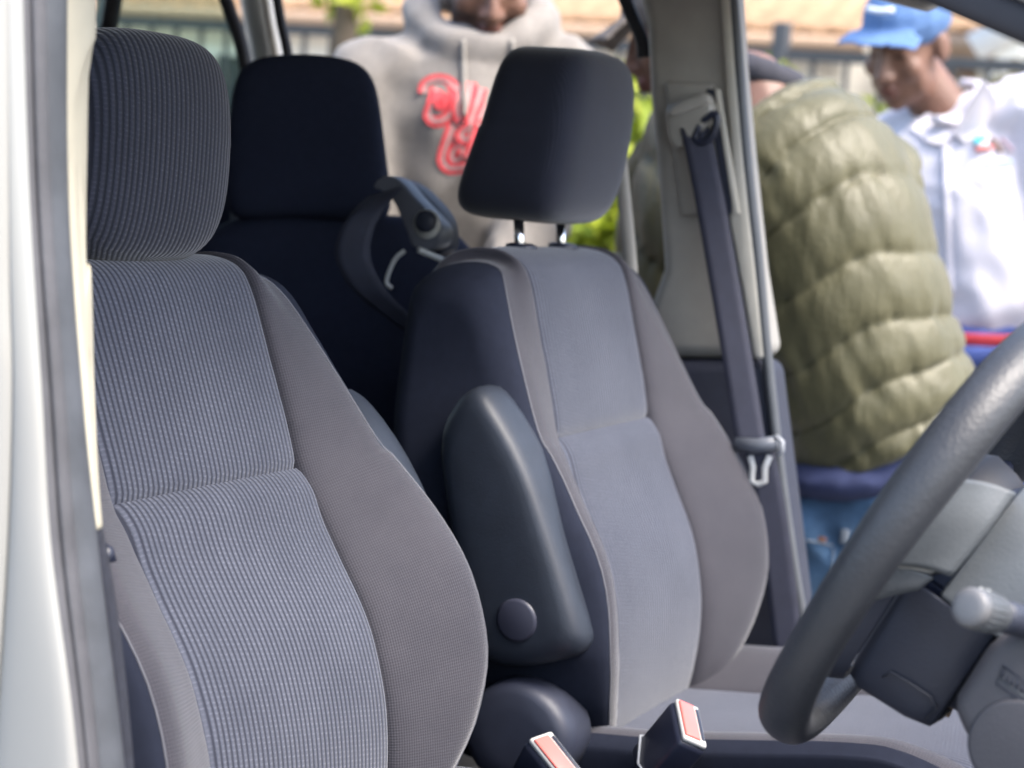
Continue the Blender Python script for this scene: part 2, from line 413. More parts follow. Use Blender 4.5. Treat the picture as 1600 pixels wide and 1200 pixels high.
# --- far door pillar with belt guide
FY = 1.06
def poly_px(pxs, y): return [(P(a, b, y=y).x, P(a, b, y=y).z) for a, b in pxs]
prism('far_pillar', poly_px([(985, -60), (1006, 40), (1012, 160), (1025, 300), (1033, 420), (1015, 470), (1000, 560), (1200, 560), (1178, 420), (1160, 250), (1146, 100), (1136, -60)], FY), XZ, FY, FY+0.08, M_TRIM, VAN, bev=0.02, seg=5)
prism('far_lower_pillar', poly_px([(1000, 562), (1200, 562), (1230, 800), (1262, 1060), (1290, 1250), (1060, 1250), (1020, 900)], FY), XZ, FY-0.004, FY+0.08, M_LOWTR, VAN, bev=0.02, seg=4)
strip_far = [((1120, -60), (1130, 100), (1143, 250), (1138, 345), (1156, 440), (1176, 562)), ((1140, -60), (1149, 100), (1163, 250), (1173, 345), (1184, 440), (1196, 562))]
def far_strip(name, L, R_, y, mat, depth):
    poly = poly_px(L, y)+poly_px(R_[::-1], y)
    return prism(name, poly, XZ, y, y+depth, mat, VAN, bev=0.006, seg=3)
far_strip('pillar_edge_trim', strip_far[0], strip_far[1], FY-0.014, M_TRIM2, 0.02)
tube('far_door_seal', [P(a, b, y=FY-0.006) for a, b in catmull([(1140, -60), (1151, 60), (1166, 240), (1184, 400), (1200, 570), (1222, 760), (1250, 945), (1290, 1150)], 40)], 0.0075, plain('silver_seal', (0.085, 0.09, 0.098), 0.4, 0.08, 20, 0.0002), VAN, 10)
# raised guide rail plate
prism('belt_height_plate', poly_px([(1040, 128), (1118, 130), (1160, 336), (1066, 340)], FY), XZ, FY-0.010, FY+0.005, M_TRIM, VAN, bev=0.008, seg=4)
prism('belt_height_slot', poly_px([(1108, 140), (1122, 140), (1152, 334), (1140, 336)], FY), XZ, FY-0.0135, FY-0.009, M_LOWTR, VAN, bev=0.002)
prism('belt_height_slot', poly_px([(1122, 140), (1130, 140), (1162, 334), (1152, 336)], FY), XZ, FY-0.016, FY-0.009, M_TRIM2, VAN, bev=0.002)
# edge of the sliding-door opening and rear of the cabin on the far side
tube('sliding_door_seal', [P(a, b, y=1.10) for a, b in catmull([(955, -60), (985, 20), (1002, 60), (1006, 90)], 20)], 0.010, M_BLRUB, VAN, 10)
tube('grab_strap', [P(a, b, y=0.98) for a, b in catmull([(966, 210), (974, 300), (982, 380), (986, 430)], 20)], [0.010]*20, M_TRIM, VAN, 12, flat=0.5, ref=(0, 1, 0))
tube('rear_pillar', [P(a, b, y=1.17) for a, b in catmull([(392, -80), (408, 20), (422, 100), (428, 220), (434, 420)], 24)], [.036]*24, M_SILVER, VAN, 18, flat=.8, ref=(.6, .8, 0))
tube('rear_pillar_bead', [P(a, b, y=1.135) for a, b in catmull([(404, -80), (418, 20), (432, 100), (438, 220), (442, 420)], 24)], .007, M_TRIM2, VAN, 10)
tube('rear_pillar_seal', [P(a, b, y=1.09) for a, b in catmull([(424, -60), (438, 30), (452, 110), (458, 300)], 20)], 0.008, M_BLRUB, VAN, 10)
# fixed quarter window: frame, glass
qf = [(150, -60), (340, -60), (352, 10), (372, 60), (386, 110), (392, 200), (396, 300), (398, 420), (150, 420)]
tube('window_frame', [P(a, b, y=1.10) for a, b in catmull([(334, -60), (358, 15), (374, 60), (384, 110), (389, 200), (392, 300), (392, 420)], 40)], 0.011, M_BLRUB, VAN, 10)
tube('window_frame', [P(a, b, y=1.08) for a, b in catmull([(185, -60), (176, 10), (166, 60), (150, 140), (140, 260)], 24)], 0.014, M_BLRUB, VAN, 10)
def glass(name):
    mt, t, b = nodes_of(name)
    tr = t.nodes.new('ShaderNodeBsdfTransparent'); tr.inputs[0].default_value = (.80, .90, .84, 1)
    gl = t.nodes.new('ShaderNodeBsdfGlossy'); gl.inputs['Roughness'].default_value = .02
    mx = t.nodes.new('ShaderNodeMixShader'); mx.inputs[0].default_value = .06
    t.links.new(tr.outputs[0], mx.inputs[1]); t.links.new(gl.outputs[0], mx.inputs[2]); t.links.new(mx.outputs[0], t.nodes['Material Output'].inputs[0])
    return mt
M_GLASS = glass('green_tinted_glass')
prism('window_glass', poly_px(qf, 1.115), XZ, 1.114, 1.118, M_GLASS, VAN)
prism('far_rear_panel', [(-2.6, 0.5), (-0.66, 0.5), (-0.66, 1.10), (-2.6, 1.10)], XZ, 1.10, 1.14, M_LOWTR, VAN, bev=0.01)

# ------------------------------------------------------------------ seats
PROF = [(.080, .700), (.092, .760), (.096, .820), (.090, .880), (.073, .940), (.043, 1.0), (.017, 1.05), (.001, 1.08), (-.016, 1.145), (-.034, 1.207), (-.049, 1.255),
        (-.064, 1.276), (-.088, 1.286), (-.118, 1.287), (-.146, 1.279), (-.166, 1.260), (-.176, 1.225), (-.170, 1.1), (-.145, .95), (-.11, .80), (-.09, .70)]
HW = smooth_table([(.70, .200), (.76, .230), (.81, .272), (.87, .296), (1.0, .293), (1.1, .274), (1.2, .248), (1.25, .230), (1.287, .200)], 240, 30)
PR = smooth_table([(.70, .016), (.80, .036), (.88, .050), (.95, .054), (1.04, .042), (1.10, .026), (1.16, .012), (1.22, .002), (1.262, -.006), (1.30, -.014)], 240, 140)
NV = 150
prof = catmull(PROF, NV)
tang = [(V((prof[min(i+1, NV-1)][0]-prof[max(i-1, 0)][0], 0, prof[min(i+1, NV-1)][1]-prof[max(i-1, 0)][1]))).normalized() for i in range(NV)]
norm = [V((t.z, 0, -t.x)) for t in tang]                 # outward
arc = [0.0]
for a, b in zip(prof, prof[1:]): arc.append(arc[-1]+math.hypot(b[0]-a[0], b[1]-a[1]))
itop = max(range(NV), key=lambda i: prof[i][1])
iseam = min(range(itop), key=lambda i: abs(prof[i][1]-1.082))
def back_x(z):
    return interp([(.70, -.09), (.80, -.11), (.95, -.145), (1.1, -.170), (1.225, -.176), (1.3, -.17)], z)
def front_x(z):
    q = [(p[1], p[0]) for p in prof[:itop]]
    return interp(q, z)
def seat_back(seat, off, rec=0.0):
    O = V(off); first = set(COL.objects)
    def pt(i, y, h): return O + V((prof[i][0], y, prof[i][1])) + norm[i]*h
    W2 = 0.151
    # centre panels
    def panel(nm, i0, i1, dip0, dip1, puff, mat):
        rows = []; uvs = []
        for i in range(i0, i1+1):
            row = []; ur = []
            e0 = arc[i]-arc[i0]; e1 = arc[i1]-arc[i]
            for k in range(33):
                s = -1+2*k/32; s = math.copysign(abs(s)**0.72, s)
                y = W2*s; ed = (1-abs(s))*W2
                h = -0.006*math.exp(-ed/0.004) + 0.004*(1-s*s) - 0.002 + .0022*noise.noise(V((y*9+O.y*3, arc[i]*7, 1.3))) + .0009*noise.noise(V((y*34, arc[i]*30, 4.1)))*math.exp(-ed/.03)
                if dip0: h += -0.005*math.exp(-e0/0.005) + puff*math.exp(-((e0-0.03)/0.03)**2)
                if dip1: h += -0.005*math.exp(-e1/0.005) + puff*math.exp(-((e1-0.02)/0.03)**2)
                row.append(pt(i, y, h)); ur.append((y+0.5, arc[i]))
            rows.append(row); uvs.append(ur)
        return grid(nm, rows, mat, seat, uvs)
    lp = panel('lower_back_panel', 0, iseam, False, True, 0.006, M_RIB)
    up = panel('upper_back_panel', iseam, NV-1, True, False, 0.001, M_RIB)
    # bolsters
    for sg in (-1, 1):
        rows = []; uvs = []; pipe = []
        for i in range(NV):
            z = prof[i][1]; hw = interp(HW, z); front = i <= itop
            fr = 1.0 if i < itop-12 else max(0.0, (itop+8-i)/20)
            pr = interp(PR, z)*fr + (-0.012)*(1-fr)
            zm = z if z < 1.0 else 1.0+.215*(1-math.exp(-(z-1.0)/.215)); hm = interp(HW, zm); M = V(((front_x(zm)+back_x(zm))/2, 0, zm))
            base = V((prof[i][0], 0, prof[i][1])); n = norm[i]
            A5 = base+n*(pr-.042)
            ctl = [(W2, base+n*-.018), (W2+.003, base+n*0.0), (W2+.35*(hw-.03-W2), base+n*(.35*pr+.004)), (hw-.040, base+n*pr), (hw-.012, base+n*(pr-.006)),
                   (hw, base+n*(pr-.026)), (hw+(hm-hw)*.62+.003, A5.lerp(M, .30)), (hm+.004, A5.lerp(M, .66)), (hm+.004, A5.lerp(M, .84)), (hm+.004, M)]
            cc = catmull([(y, q.x, q.z) for y, q in ctl], 46)
            row = [O+V((q[1], sg*q[0], q[2]))+n*(.0020*noise.noise(V((q[0]*11*sg+O.y, arc[i]*8, 2.2)))+.0010*noise.noise(V((q[0]*40, arc[i]*46, sg*3.0)))*math.exp(-(q[0]-W2)/.025)) for q in cc]; al = 0; ur = [(0.0, arc[i])]
            for a, b in zip(row, row[1:]): al += (b-a).length; ur.append((al, arc[i]))
            rows.append(row); uvs.append(ur)
            if i <= itop+14: pipe.append(row[18]+V((0, sg*0.0003, 0)))
        grid('back_bolster', [r[:19] for r in rows], M_BOL, seat, [u[:19] for u in uvs], flip=(sg < 0))
        srows = []; suv = []
        for i in range(NV):                               # smooth side, its swell depends on place only
            b = rows[i][18]-O; z = prof[i][1]; zm = z if z < 1.0 else 1.0+.215*(1-math.exp(-(z-1.0)/.215))
            Mx = (front_x(zm)+back_x(zm))/2; sr = []; su = []
            for k in range(19):
                f = (k/18)**1.5; x = b.x+(Mx-b.x)*f; zz = b.z+(zm-b.z)*f
                zc = zz if zz < 1.13 else 1.13+.06*(1-math.exp(-(zz-1.13)/.06))
                g = math.sqrt(max(0, 1-(1-min(1, f/.42))**2)); yb = abs(b.y)
                sr.append(O+V((x, sg*(yb+(interp(HW, zc)+.004-yb)*g), zz))); su.append((x, zz))
            srows.append(sr); suv.append(su)
        grid('back_side', srows, M_SHADED, seat, suv, flip=(sg < 0))  # shade of the side faces is put into this cloth colour
        tube('piping', pipe[::2], 0.0011, M_PIPE, seat, 6)
    headrest(seat, off, -.040 if rec else 0.0, M_RIB_HR if rec else M_RIB_HR2)
    armrest(seat, off, -1 if off[1] > .5 else 1)
    if rec:                                               # this seat is wound further back about its waist
        T = Matrix.Translation(O+V((0, 0, 1.08))) @ Matrix.Rotation(-rec, 4, 'Y') @ Matrix.Translation(-(O+V((0, 0, 1.08))))
        for o in set(COL.objects)-first: o.data.transform(T)
def headrest(seat, off, dz, mat):
    O = V(off); c = O+V((-.100, 0, 1.425+dz))
    def shape(q):
        t = (q.z/0.108)                                    # -1 bottom .. 1 top
        x, y, z = q
        wid = 1.03 - 0.12*max(0, (t+.3)/1.3)**2 - 0.10*max(0, (-t-.3)/.7)**2
        y *= wid
        if x < 0: x *= 1.06 - 0.34*t                        # deep at the bottom behind, thin at the top
        else: x *= 1.0
        x += 0.010*t - 0.010*t*t
        x += 0.010*(1-(y/.13)**2)*(1 if x > 0 else 0)
        z += -0.006*(y/.125)**2 * (1 if t > 0 else -0.6)
        return V((x, y, z))
    vs, fs = rounded(c, (0.060, 0.118 if mat is M_RIB_HR else 0.110, 0.106), 5.0 if mat is M_RIB_HR else 5.8, 22, shape)
    uv = [((v.y-O.y)+0.5+math.copysign(max(0.0, c.x+.040-v.x), v.y-O.y), v.z) for v in vs]
    o = link('headrest', mesh_from('headrest', vs, fs, uv), mat, seat)
    for s in (-1, 1):
        tube('headrest_post', [c+V((-.012, s*.062, -.10)), O+V((-.105, s*.062, 1.27))], 0.0062, M_CHROME, seat, 14)
        g = tube('post_guide', [O+V((-.105, s*.062, 1.284)), O+V((-.105, s*.062, 1.292)), O+V((-.105, s*.062, 1.294))], [.019, .019, .013], M_BLACK, seat, 20)
    return o
def cushion(seat, off):
    O = V(off)
    pr_ = [(.02, .722), (.06, .732), (.12, .740), (.2, .750), (.3, .768), (.4, .786), (.47, .792), (.52, .785), (.55, .765), (.565, .73), (.567, .68), (.56, .62)]
    c2 = catmull(pr_, 70); W2 = .151
    tg = [V((c2[min(i+1, 69)][0]-c2[max(i-1, 0)][0], 0, c2[min(i+1, 69)][1]-c2[max(i-1, 0)][1])).normalized() for i in range(70)]
    nn = [V((-t.z, 0, t.x)) for t in tg]; a2 = [0]
    for a, b in zip(c2, c2[1:]): a2.append(a2[-1]+math.hypot(b[0]-a[0], b[1]-a[1]))
    rows = []; uvs = []
    for i in range(70):
        row = []; ur = []
        for k in range(25):
            s = -1+2*k/24; y = W2*s; ed = (1-abs(s))*W2
            row.append(O+V((c2[i][0], y, c2[i][1]))+nn[i]*(-.006*math.exp(-ed/.004)+.004*(1-s*s))); ur.append((y+.5, a2[i]))
        rows.append(row); uvs.append(ur)
    grid('cushion_panel', rows, M_RIB, seat, uvs, flip=True)
    for sg in (-1, 1):
        rows = []; uvs = []
        for i in range(70):
            x = c2[i][0]; hw = .268; pr = .040*min(1, max(0, (0.56-x)/.12))**.5 if x < .56 else 0
            base = V((x, 0, c2[i][1])); n = nn[i]; low = V((min(x, .555), 0, min(c2[i][1]-.06, .69)))
            ctl = [(W2, base+n*-.006), (W2+.004, base+n*.001), (W2+.05, base+n*(pr*.7)), (hw-.03, base+n*pr), (hw-.005, base+n*(pr-.012)), (hw, (base+n*(pr-.03))), (hw-.004, low)]
            cc = catmull([(y, q.x, q.z) for y, q in ctl], 25)
            row = [O+V((q[1], sg*q[0], q[2])) for q in cc]; al = 0; ur = [(0., a2[i])]
            for a, b in zip(row, row[1:]): al += (b-a).length; ur.append((al, a2[i]))
            rows.append(row); uvs.append(ur)
        grid('cushion_bolster', [r[:15] for r in rows], M_BOL, seat, [u[:15] for u in uvs], flip=(sg > 0))
        grid('cushion_side', [r[14:] for r in rows], M_SHADED, seat, [u[14:] for u in uvs], flip=(sg > 0))
        prism('side_valance', [(.0, .70), (.0, .56), (.10, .50), (.50, .50), (.55, .56), (.555, .745), (.45, .765), (.25, .742), (.1, .715)],
              lambda a, b, d: (O.x+a, O.y+sg*d, O.z+b), .255, .282, M_PLAS, seat, bev=.008)
    box('seat_pan', O+V((.28, 0, .60)), (.5, .48, .14), M_BLACK, seat, bev=.02)
    for sg in (-1, 1): box('slide_rail', O+V((.24, sg*.18, .475)), (.6, .05, .09), M_BLACK, seat, bev=.006)
def armrest(seat, off, sg):
    O = V(off)+V((0, -.024 if off[1] < .5 else 0, 0))
    out = loop_smooth([(-.066, 1.075), (-.055, 1.122), (-.030, 1.146), (-.002, 1.130), (.044, 1.070), (.088, .980), (.120, .905), (.121, .882), (.105, .868), (.055, .850), (.010, .850), (-.015, .885), (-.040, .970)], 40)
    c = (sum(p[0] for p in out)/40, sum(p[1] for p in out)/40)
    rows = []
    for d, sc in ((.262, .93), (.266, .985), (.275, 1.0), (.300, 1.0), (.312, .985), (.321, .94), (.327, .86), (.3295, .74), (.3305, .55), (.331, .35)):
        rows.append([O+V((c[0]+(a-c[0])*sc, sg*d, c[1]+(b-c[1])*(1-(1-sc)*.7))) for a, b in out])
    a = grid('armrest', rows, M_VINYL, seat, closed=True, cap=True, flip=(sg > 0))
    cen = O+V((.050, sg*.331, .905))
    tube('pivot_cap', [cen-V((0, sg*.01, 0)), cen+V((0, sg*.0015, 0)), cen+V((0, sg*.003, 0))], [.0235, .0235, .020], plain('pivot_plastic', (.034, .036, .055), .45, .05, 30, 0), a, 28)
def recliner(seat, off, sg):
    O = V(off); cen = O+V((.055, 0, .775)); rows = []
    for d, r in ((.262, .064), (.312, .063), (.320, .061), (.325, .056), (.3275, .050), (.328, .03), (.328, .004)):
        rows.append([cen+V((math.cos(t)*r*1.0, sg*d, math.sin(t)*r*.95)) for t in [2*math.pi*k/40 for k in range(40)]])
    grid('recliner_cover', rows, M_PLAS, seat, closed=True, cap=True, flip=(sg > 0))
def hinge_cover(seat, off, sg):
    O = V(off)
    prism('side_cover', catmull([(-.13, .62), (-.14, .76), (-.10, .84), (-.02, .86), (.06, .83), (.13, .72), (.14, .60), (0, .55)], 36), lambda a, b, d: (O.x+a, O.y+sg*d, O.z+b), .24, .268, M_BLACK, seat, bev=.01)

DRV = empty('driver_seat', (0.1, 0.0, 0.43), 'nearest dark grey ribbed fabric front seat beside the open driver door', 'car seat', 'front seats of the van')
PAS = empty('passenger_seat', (0.19, 0.72, 0.43), 'grey fabric front seat with raised headrest on chrome posts, beyond the driver seat', 'car seat', 'front seats of the van')
OD, OP = (0, 0, 0), (.0856, .72, 0)
for S, O, dz, sg in ((DRV, OD, -.040, 1), (PAS, OP, 0.0, -1)):
    seat_back(S, O, math.radians(6) if S is DRV else 0.0); cushion(S, O); recliner(S, O, sg); hinge_cover(S, O, -sg)
# ------------------------------------------------------------------ belt buckles, belt
def frame_of(z, x):
    z = V(z).normalized(); x = V(x); x = (x - z*x.dot(z)).normalized(); return Matrix((x, z.cross(x), z)).transposed()
def buckle(name, top, axis, wide, label, sc=1.0):
    B = empty(name, V(top)-V(axis).normalized()*.16, label, 'seat belt buckle', 'red button buckles between the front seats')
    F = frame_of(axis, wide); q = lambda x, y, z: V(top)+F @ V((x*sc, y*sc, z*sc))
    def bx(nm, c, s, mat, bev): return box(nm, q(*c), tuple(k*sc for k in s), mat, B, rot=F, bev=bev*sc)
    bx('housing', (0, 0, -.036), (.058, .030, .070), M_BLACK, .006)
    bx('button_frame', (0, 0, .0005), (.054, .0250, .006), M_STEELW, .0025)
    bx('release_button', (0, -.003, .003), (.047, .0165, .005), M_RED, .0015)
    bx('tongue_slot', (0, .0086, .0034), (.042, .0032, .002), M_BLACK, .0004)
    tube('housing_seam', [q(*p) for p in ((-.0285, .0155, -.040), (-.0292, .0, -.046), (-.0285, -.0155, -.052), (0, -.0158, -.062), (.0285, -.0155, -.052), (.0292, 0, -.046))], .0012*sc, plain('seam_highlight', (.35, .37, .40), .35, .05, 40, 0), B, 6)
    tube('stalk', [q(0, 0, -.06), q(-.004, 0, -.12), q(-.02, 0, -.22)], [.012*sc, .010*sc, .010*sc], M_BLACK, B, 10)
buckle('belt_buckle', P(1078, 1132, y=.41), (.55, -.10, .82), (.35, -.75, -.60), 'black belt buckle with red button resting against the passenger seat cushion', 1.15)
buckle('belt_buckle', P(872, 1188, y=.34), (.45, -.30, .84), (.80, -.25, -.60), 'black belt buckle with red button at the bottom edge beside the round recliner cover', 1.25)

M_WEB = plain('belt_webbing', (.024, .026, .044), .75, .1, 60, .0003, 1400)
BELT = empty('seat_belt', P(1230, 1000, y=1.0), 'dark seat belt hanging from the far door pillar beside the passenger seat', 'seat belt')
def ribbon(name, pts, width, mat, parent, across, thick=.0016):
    rows = []
    for i, p in enumerate(pts):
        a = V(across[i] if isinstance(across, list) else across).normalized()*width/2; rows.append([V(p)-a, V(p)-a*.5, V(p), V(p)+a*.5, V(p)+a])
    return grid(name, rows, mat, parent, thick=thick)
bp = [P(a, b, y=y) for a, b, y in catmull([(1086, 200, 1.030), (1105, 290, 1.024), (1130, 430, 1.012), (1152, 560, 1.0), (1173, 692, .99)], 30)]
ribbon('shoulder_webbing', bp, .040, M_WEB, BELT, (.95, .30, .10))
lp = [P(a, b, y=y) for a, b, y in catmull([(1186, 702, .99), (1205, 800, 1.0), (1222, 930, 1.01), (1240, 1080, 1.02), (1260, 1220, 1.03)], 24)]
ribbon('lap_webbing', lp, .040, M_WEB, BELT, (.95, .30, .10))
tube('tongue_head', [P(1150, 694, y=.985), P(1185, 697, y=.985), P(1214, 692, y=.985)], [.0095, .0105, .0095], plain('tongue_plastic', (.10, .11, .13), .4, .05, 40, 0), BELT, 14)
tube('webbing_keeper', [P(1206, 690, y=.982), P(1214, 683, y=.980), P(1222, 690, y=.980), P(1222, 704, y=.980), P(1214, 712, y=.982)], .0036, plain('keeper_plastic', (.30, .31, .33), .35, .05, 40, 0), BELT, 10)
tube('tongue', [P(a, b, y=.984) for a, b in ((1172, 712), (1176, 730), (1174, 752), (1184, 757), (1195, 752), (1195, 730), (1203, 712))], .0042, M_STEELW, BELT, 8, flat=.5, ref=(.2, -1, 0))
prism('guide_cover', [(q.x, q.z) for q in [P(a, b, y=1.035) for a, b in loop_smooth([(1044, 172), (1060, 158), (1100, 144), (1114, 160), (1116, 178), (1104, 200), (1084, 218), (1064, 232), (1050, 222), (1045, 200)], 36)]], XZ, 1.024, 1.058, M_TRIM2 if False else plain('guide_trim', (.30, .285, .25), .4, .05, 30, 0), BELT, bev=.007, seg=4, ang=60)
prism('guide_cover_lid', [(q.x, q.z) for q in [P(a, b, y=1.02) for a, b in loop_smooth([(1046, 172), (1062, 160), (1100, 148), (1110, 160), (1080, 172), (1050, 182)], 24)]], XZ, 1.016, 1.030, plain('guide_trim_pale', (.36, .34, .30), .35, .05, 30, 0), BELT, bev=.004, seg=3, ang=60)
tube('belt_guide', [P(a, b, y=1.028) for a, b in loop_smooth([(1098, 190), (1116, 178), (1120, 192), (1112, 214), (1096, 222), (1086, 214)], 24)], .0055, M_BLACK, BELT, 8)

# ------------------------------------------------------------------ steering wheel and column
WA = 0.4817; WC = V((0.652, 0, 1.1403)); WR = .185
WN = V((-math.cos(WA), 0, math.sin(WA))); WU = V((math.sin(WA), 0, math.cos(WA))); WY = V((0, 1, 0))
M_LEATH = plain('steering_wheel_leather_grain', (.034, .036, .041), .40, .08, 25, .0007, 330)
SW = empty('steering_wheel', WC, 'dark grey grained steering wheel seen edge on in the right foreground', 'steering wheel')
rows = []
for k in range(120):
    t = 2*math.pi*k/120; rd = WY*math.cos(t)+WU*math.sin(t); c = WC+rd*WR
    rr = .0185 + .0015*math.sin(3*t+.6)
    rows.append([c+rd*(rr*.92*math.cos(a))+WN*(rr*1.08*math.sin(a)) for a in [2*math.pi*j/24 for j in range(24)]])
rows.append(rows[0]); grid('rim', rows, M_LEATH, SW, closed=True)
for ang in (8,):                                        # far spoke; the near one is covered by the back plates
    t = math.radians(ang); rd = WY*math.cos(t)+WU*math.sin(t); sd_ = WN.cross(rd)
    rows = []
    for f, wd, th, dn in ((.03, .030, .020, -.030), (.08, .026, .014, -.026), (.13, .020, .010, -.014), (.172, .020, .010, -.003), (.184, .022, .010, .0)):
        c = WC+rd*f+WN*dn; rows.append([c+sd_*wd*math.cos(a)+WN*th*math.sin(a) for a in [2*math.pi*j/14 for j in range(14)]])
    grid('spoke', rows, M_BLACK, SW, closed=True, cap=True)
hub = []
for d, r in ((-.075, .055), (-.06, .062), (-.03, .074), (-.01, .078), (.004, .070), (.010, .045), (.012, .004)):
    hub.append([WC+WN*d+(WY*math.cos(a)*1.0+WU*math.sin(a)*.92)*r for a in [2*math.pi*j/36 for j in range(36)]])
grid('hub', hub, plain('hub_black', (.008, .009, .014), .6, .05, 40, .0002), SW, closed=True, cap=True)

M_COLP = plain('column_plastic', (.100, .108, .114), .45, .06, 40, .0004, 420)
M_COLD = plain('column_plastic_lower', (.030, .034, .050), .5, .06, 40, .0004, 420)
CA = -WN                                                # column axis, towards the dash
COLM = empty('steering_column', WC+CA*.25-V((0, 0, .08)), 'grey plastic steering column cover behind the wheel rim', 'steering column')
def CP(a, y, h): return WC+CA*a+V((0, y, 0))+WU*h       # along axis, across, height above axis
def shroud(name, secs, mat, flip=False):
    """secs: list of (a, outline[(y,h)...]) open sections -> shell with thickness"""
    rows = [[CP(a, y, h) for y, h in catmull(o, 29)] for a, o in secs]
    return grid(name, rows, mat, COLM, thick=.003, flip=flip)
NEAR_LOW = [(-.086, -.020), (-.085, -.030), (-.075, -.085), (-.064, -.114), (-.045, -.125), (0, -.128)]
NEAR_UP = [(-.086, -.018), (-.082, -.004), (-.066, .042), (-.050, .064), (-.025, .073), (0, .075)]
def full(half, sy=1.0, sh=1.0, dh=0.0): 
    h = [(y*sy, q*sh+dh) for y, q in half]; return h+[(-y, q) for y, q in h[-2::-1]]
shroud('lower_cover', [(.016, full(NEAR_LOW, .90, .90)), (.019, full(NEAR_LOW, .96, .97)), (.030, full(NEAR_LOW)), (.070, full(NEAR_LOW, 1, .97)), (.088, full(NEAR_LOW, .98, .93)), (.092, full(NEAR_LOW, .93, .86))], M_COLD)
shroud('upper_cover', [(.042, full(NEAR_UP, .96, .96)), (.045, full(NEAR_UP, 1.0, 1.0)), (.075, full(NEAR_UP, 1.02, 1.05)), (.110, full(NEAR_UP, 1.03, 1.08, .004)), (.16, full(NEAR_UP, 1.02, 1.05, .01))], M_COLP, True)
shroud('inner_barrel', [(.012, full(NEAR_UP, .85, .85)), (.16, full(NEAR_UP, .9, .9))], M_BLACK, True)
shroud('inner_barrel', [(.012, full(NEAR_LOW, .85, .85)), (.16, full(NEAR_LOW, .86, .70))], M_BLACK)
# panel lines pressed into the lower cover
M_LINE = plain('panel_line', (.03, .033, .045), .6, .05, 40, 0)
tube('key_lock_panel', [CP(a, y, h) for a, y, h in ((.042, -.0735, -.098), (.045, -.0755, -.090), (.060, -.0765, -.088), (.078, -.0755, -.087), (.086, -.0735, -.092), (.084, -.068, -.106))], .0009, M_LINE, COLM, 6)
# rear cover of the wheel: plates from the hub out to the near rim, with a bright strip between
def plate(name, corner_rows, mat, thick=.006):
    rows = [[CP(*q) for q in catmull(r, 13)] for r in catmull_rows(corner_rows, 13)]
    return grid(name, rows, mat, SW, thick=thick)
def catmull_rows(rows, n):
    cols = [catmull([r[j] for r in rows], n) for j in range(len(rows[0]))]
    return [[c[i] for c in cols] for i in range(n)]
plate('wheel_back_cover', [[(.040, -.050, .066), (.041, -.070, .040), (.040, -.084, -.002)], [(.018, -.070, .064), (.022, -.088, .036), (.020, -.096, -.005)], [(.000, -.110, .060), (.006, -.122, .032), (.004, -.126, -.008)], [(-.004, -.150, .048), (-.002, -.155, .026), (-.002, -.156, -.010)], [(-.004, -.176, .040), (-.004, -.178, .020), (-.004, -.178, -.012)]], M_COLP)
plate('wheel_back_cover', [[(.030, -.085, -.009), (.026, -.087, -.018), (.022, -.086, -.022)], [(.010, -.100, -.012), (.008, -.104, -.028), (.006, -.102, -.040)], [(-.002, -.135, -.016), (-.003, -.138, -.032), (-.004, -.136, -.048)], [(-.006, -.175, -.018), (-.006, -.176, -.036), (-.006, -.174, -.052)]], M_COLP)
plate('wheel_back_cover', [[(.013, -.082, -.028), (.014, -.076, -.080), (.014, -.060, -.116), (.013, -.02, -.122)], [(.004, -.088, -.034), (.004, -.082, -.084), (.002, -.066, -.122), (.000, -.02, -.130)], [(-.010, -.094, -.044), (-.012, -.088, -.094), (-.014, -.070, -.130), (-.014, -.02, -.140)]], M_COLD)
tube('bright_strip', [CP(*q) for q in ((.029, -.0885, -.004), (.016, -.100, -.007), (.004, -.122, -.010), (-.004, -.160, -.012))], .0040, M_STEELW, SW, 10, flat=.6, ref=tuple(WN))
# stalk switch with ribbed pale knob
LEV = empty('stalk_switch', P(1600, 985, y=-.11), 'pale ribbed knob on a dark stalk at the right edge', 'stalk switch')
k0, k1 = P(1512, 948, y=-.215), P(1660, 988, y=-.075)
ax = (k1-k0).normalized()
M_KNOB = plain('grey_knob', (.14, .138, .14), .42, .05, 40, .0002)
tube('lever', [k0+ax*.042, k0+ax*.06, k0+ax*.12, k1+ax*.10], [.0115, .0112, .0125, .015], M_COLD, LEV, 24)
tube('knob', [k0+ax*.006, k0+ax*.008, k0+ax*.034, k0+ax*.040, k0+ax*.043], [.0124, .0134, .0134, .0130, .0115], plain('knob_ring', (.075, .08, .085), .45, .05, 40, 0), LEV, 32)
tube('knob_cap', [k0-ax*.0008, k0, k0+ax*.0016, k0+ax*.004, k0+ax*.0075, k0+ax*.009], [.007, .0106, .0124, .0133, .0135, .0130], M_KNOB, LEV, 32)
fa = ax.orthogonal().normalized(); fb = ax.cross(fa)
for k in range(20):
    t = 2*math.pi*k/20; c = fa*math.cos(t)+fb*math.sin(t)
    tube('knob_rib', [k0+ax*.011+c*.0134, k0+ax*.032+c*.0134], .0006, M_COLP, LEV, 6)
for k, sz in ((0, .004), (1, .003), (2, .005)):         # pale switch symbols printed on the ring
    c = (V((-.2, -.35, .9))-ax*ax.dot(V((-.2, -.35, .9)))).normalized()
    box('switch_mark', k0+ax*(.016+.006*k)+c*.0138, (.0035, .0006, sz*.5), M_STEELW, LEV, rot=frame_of(c, ax))

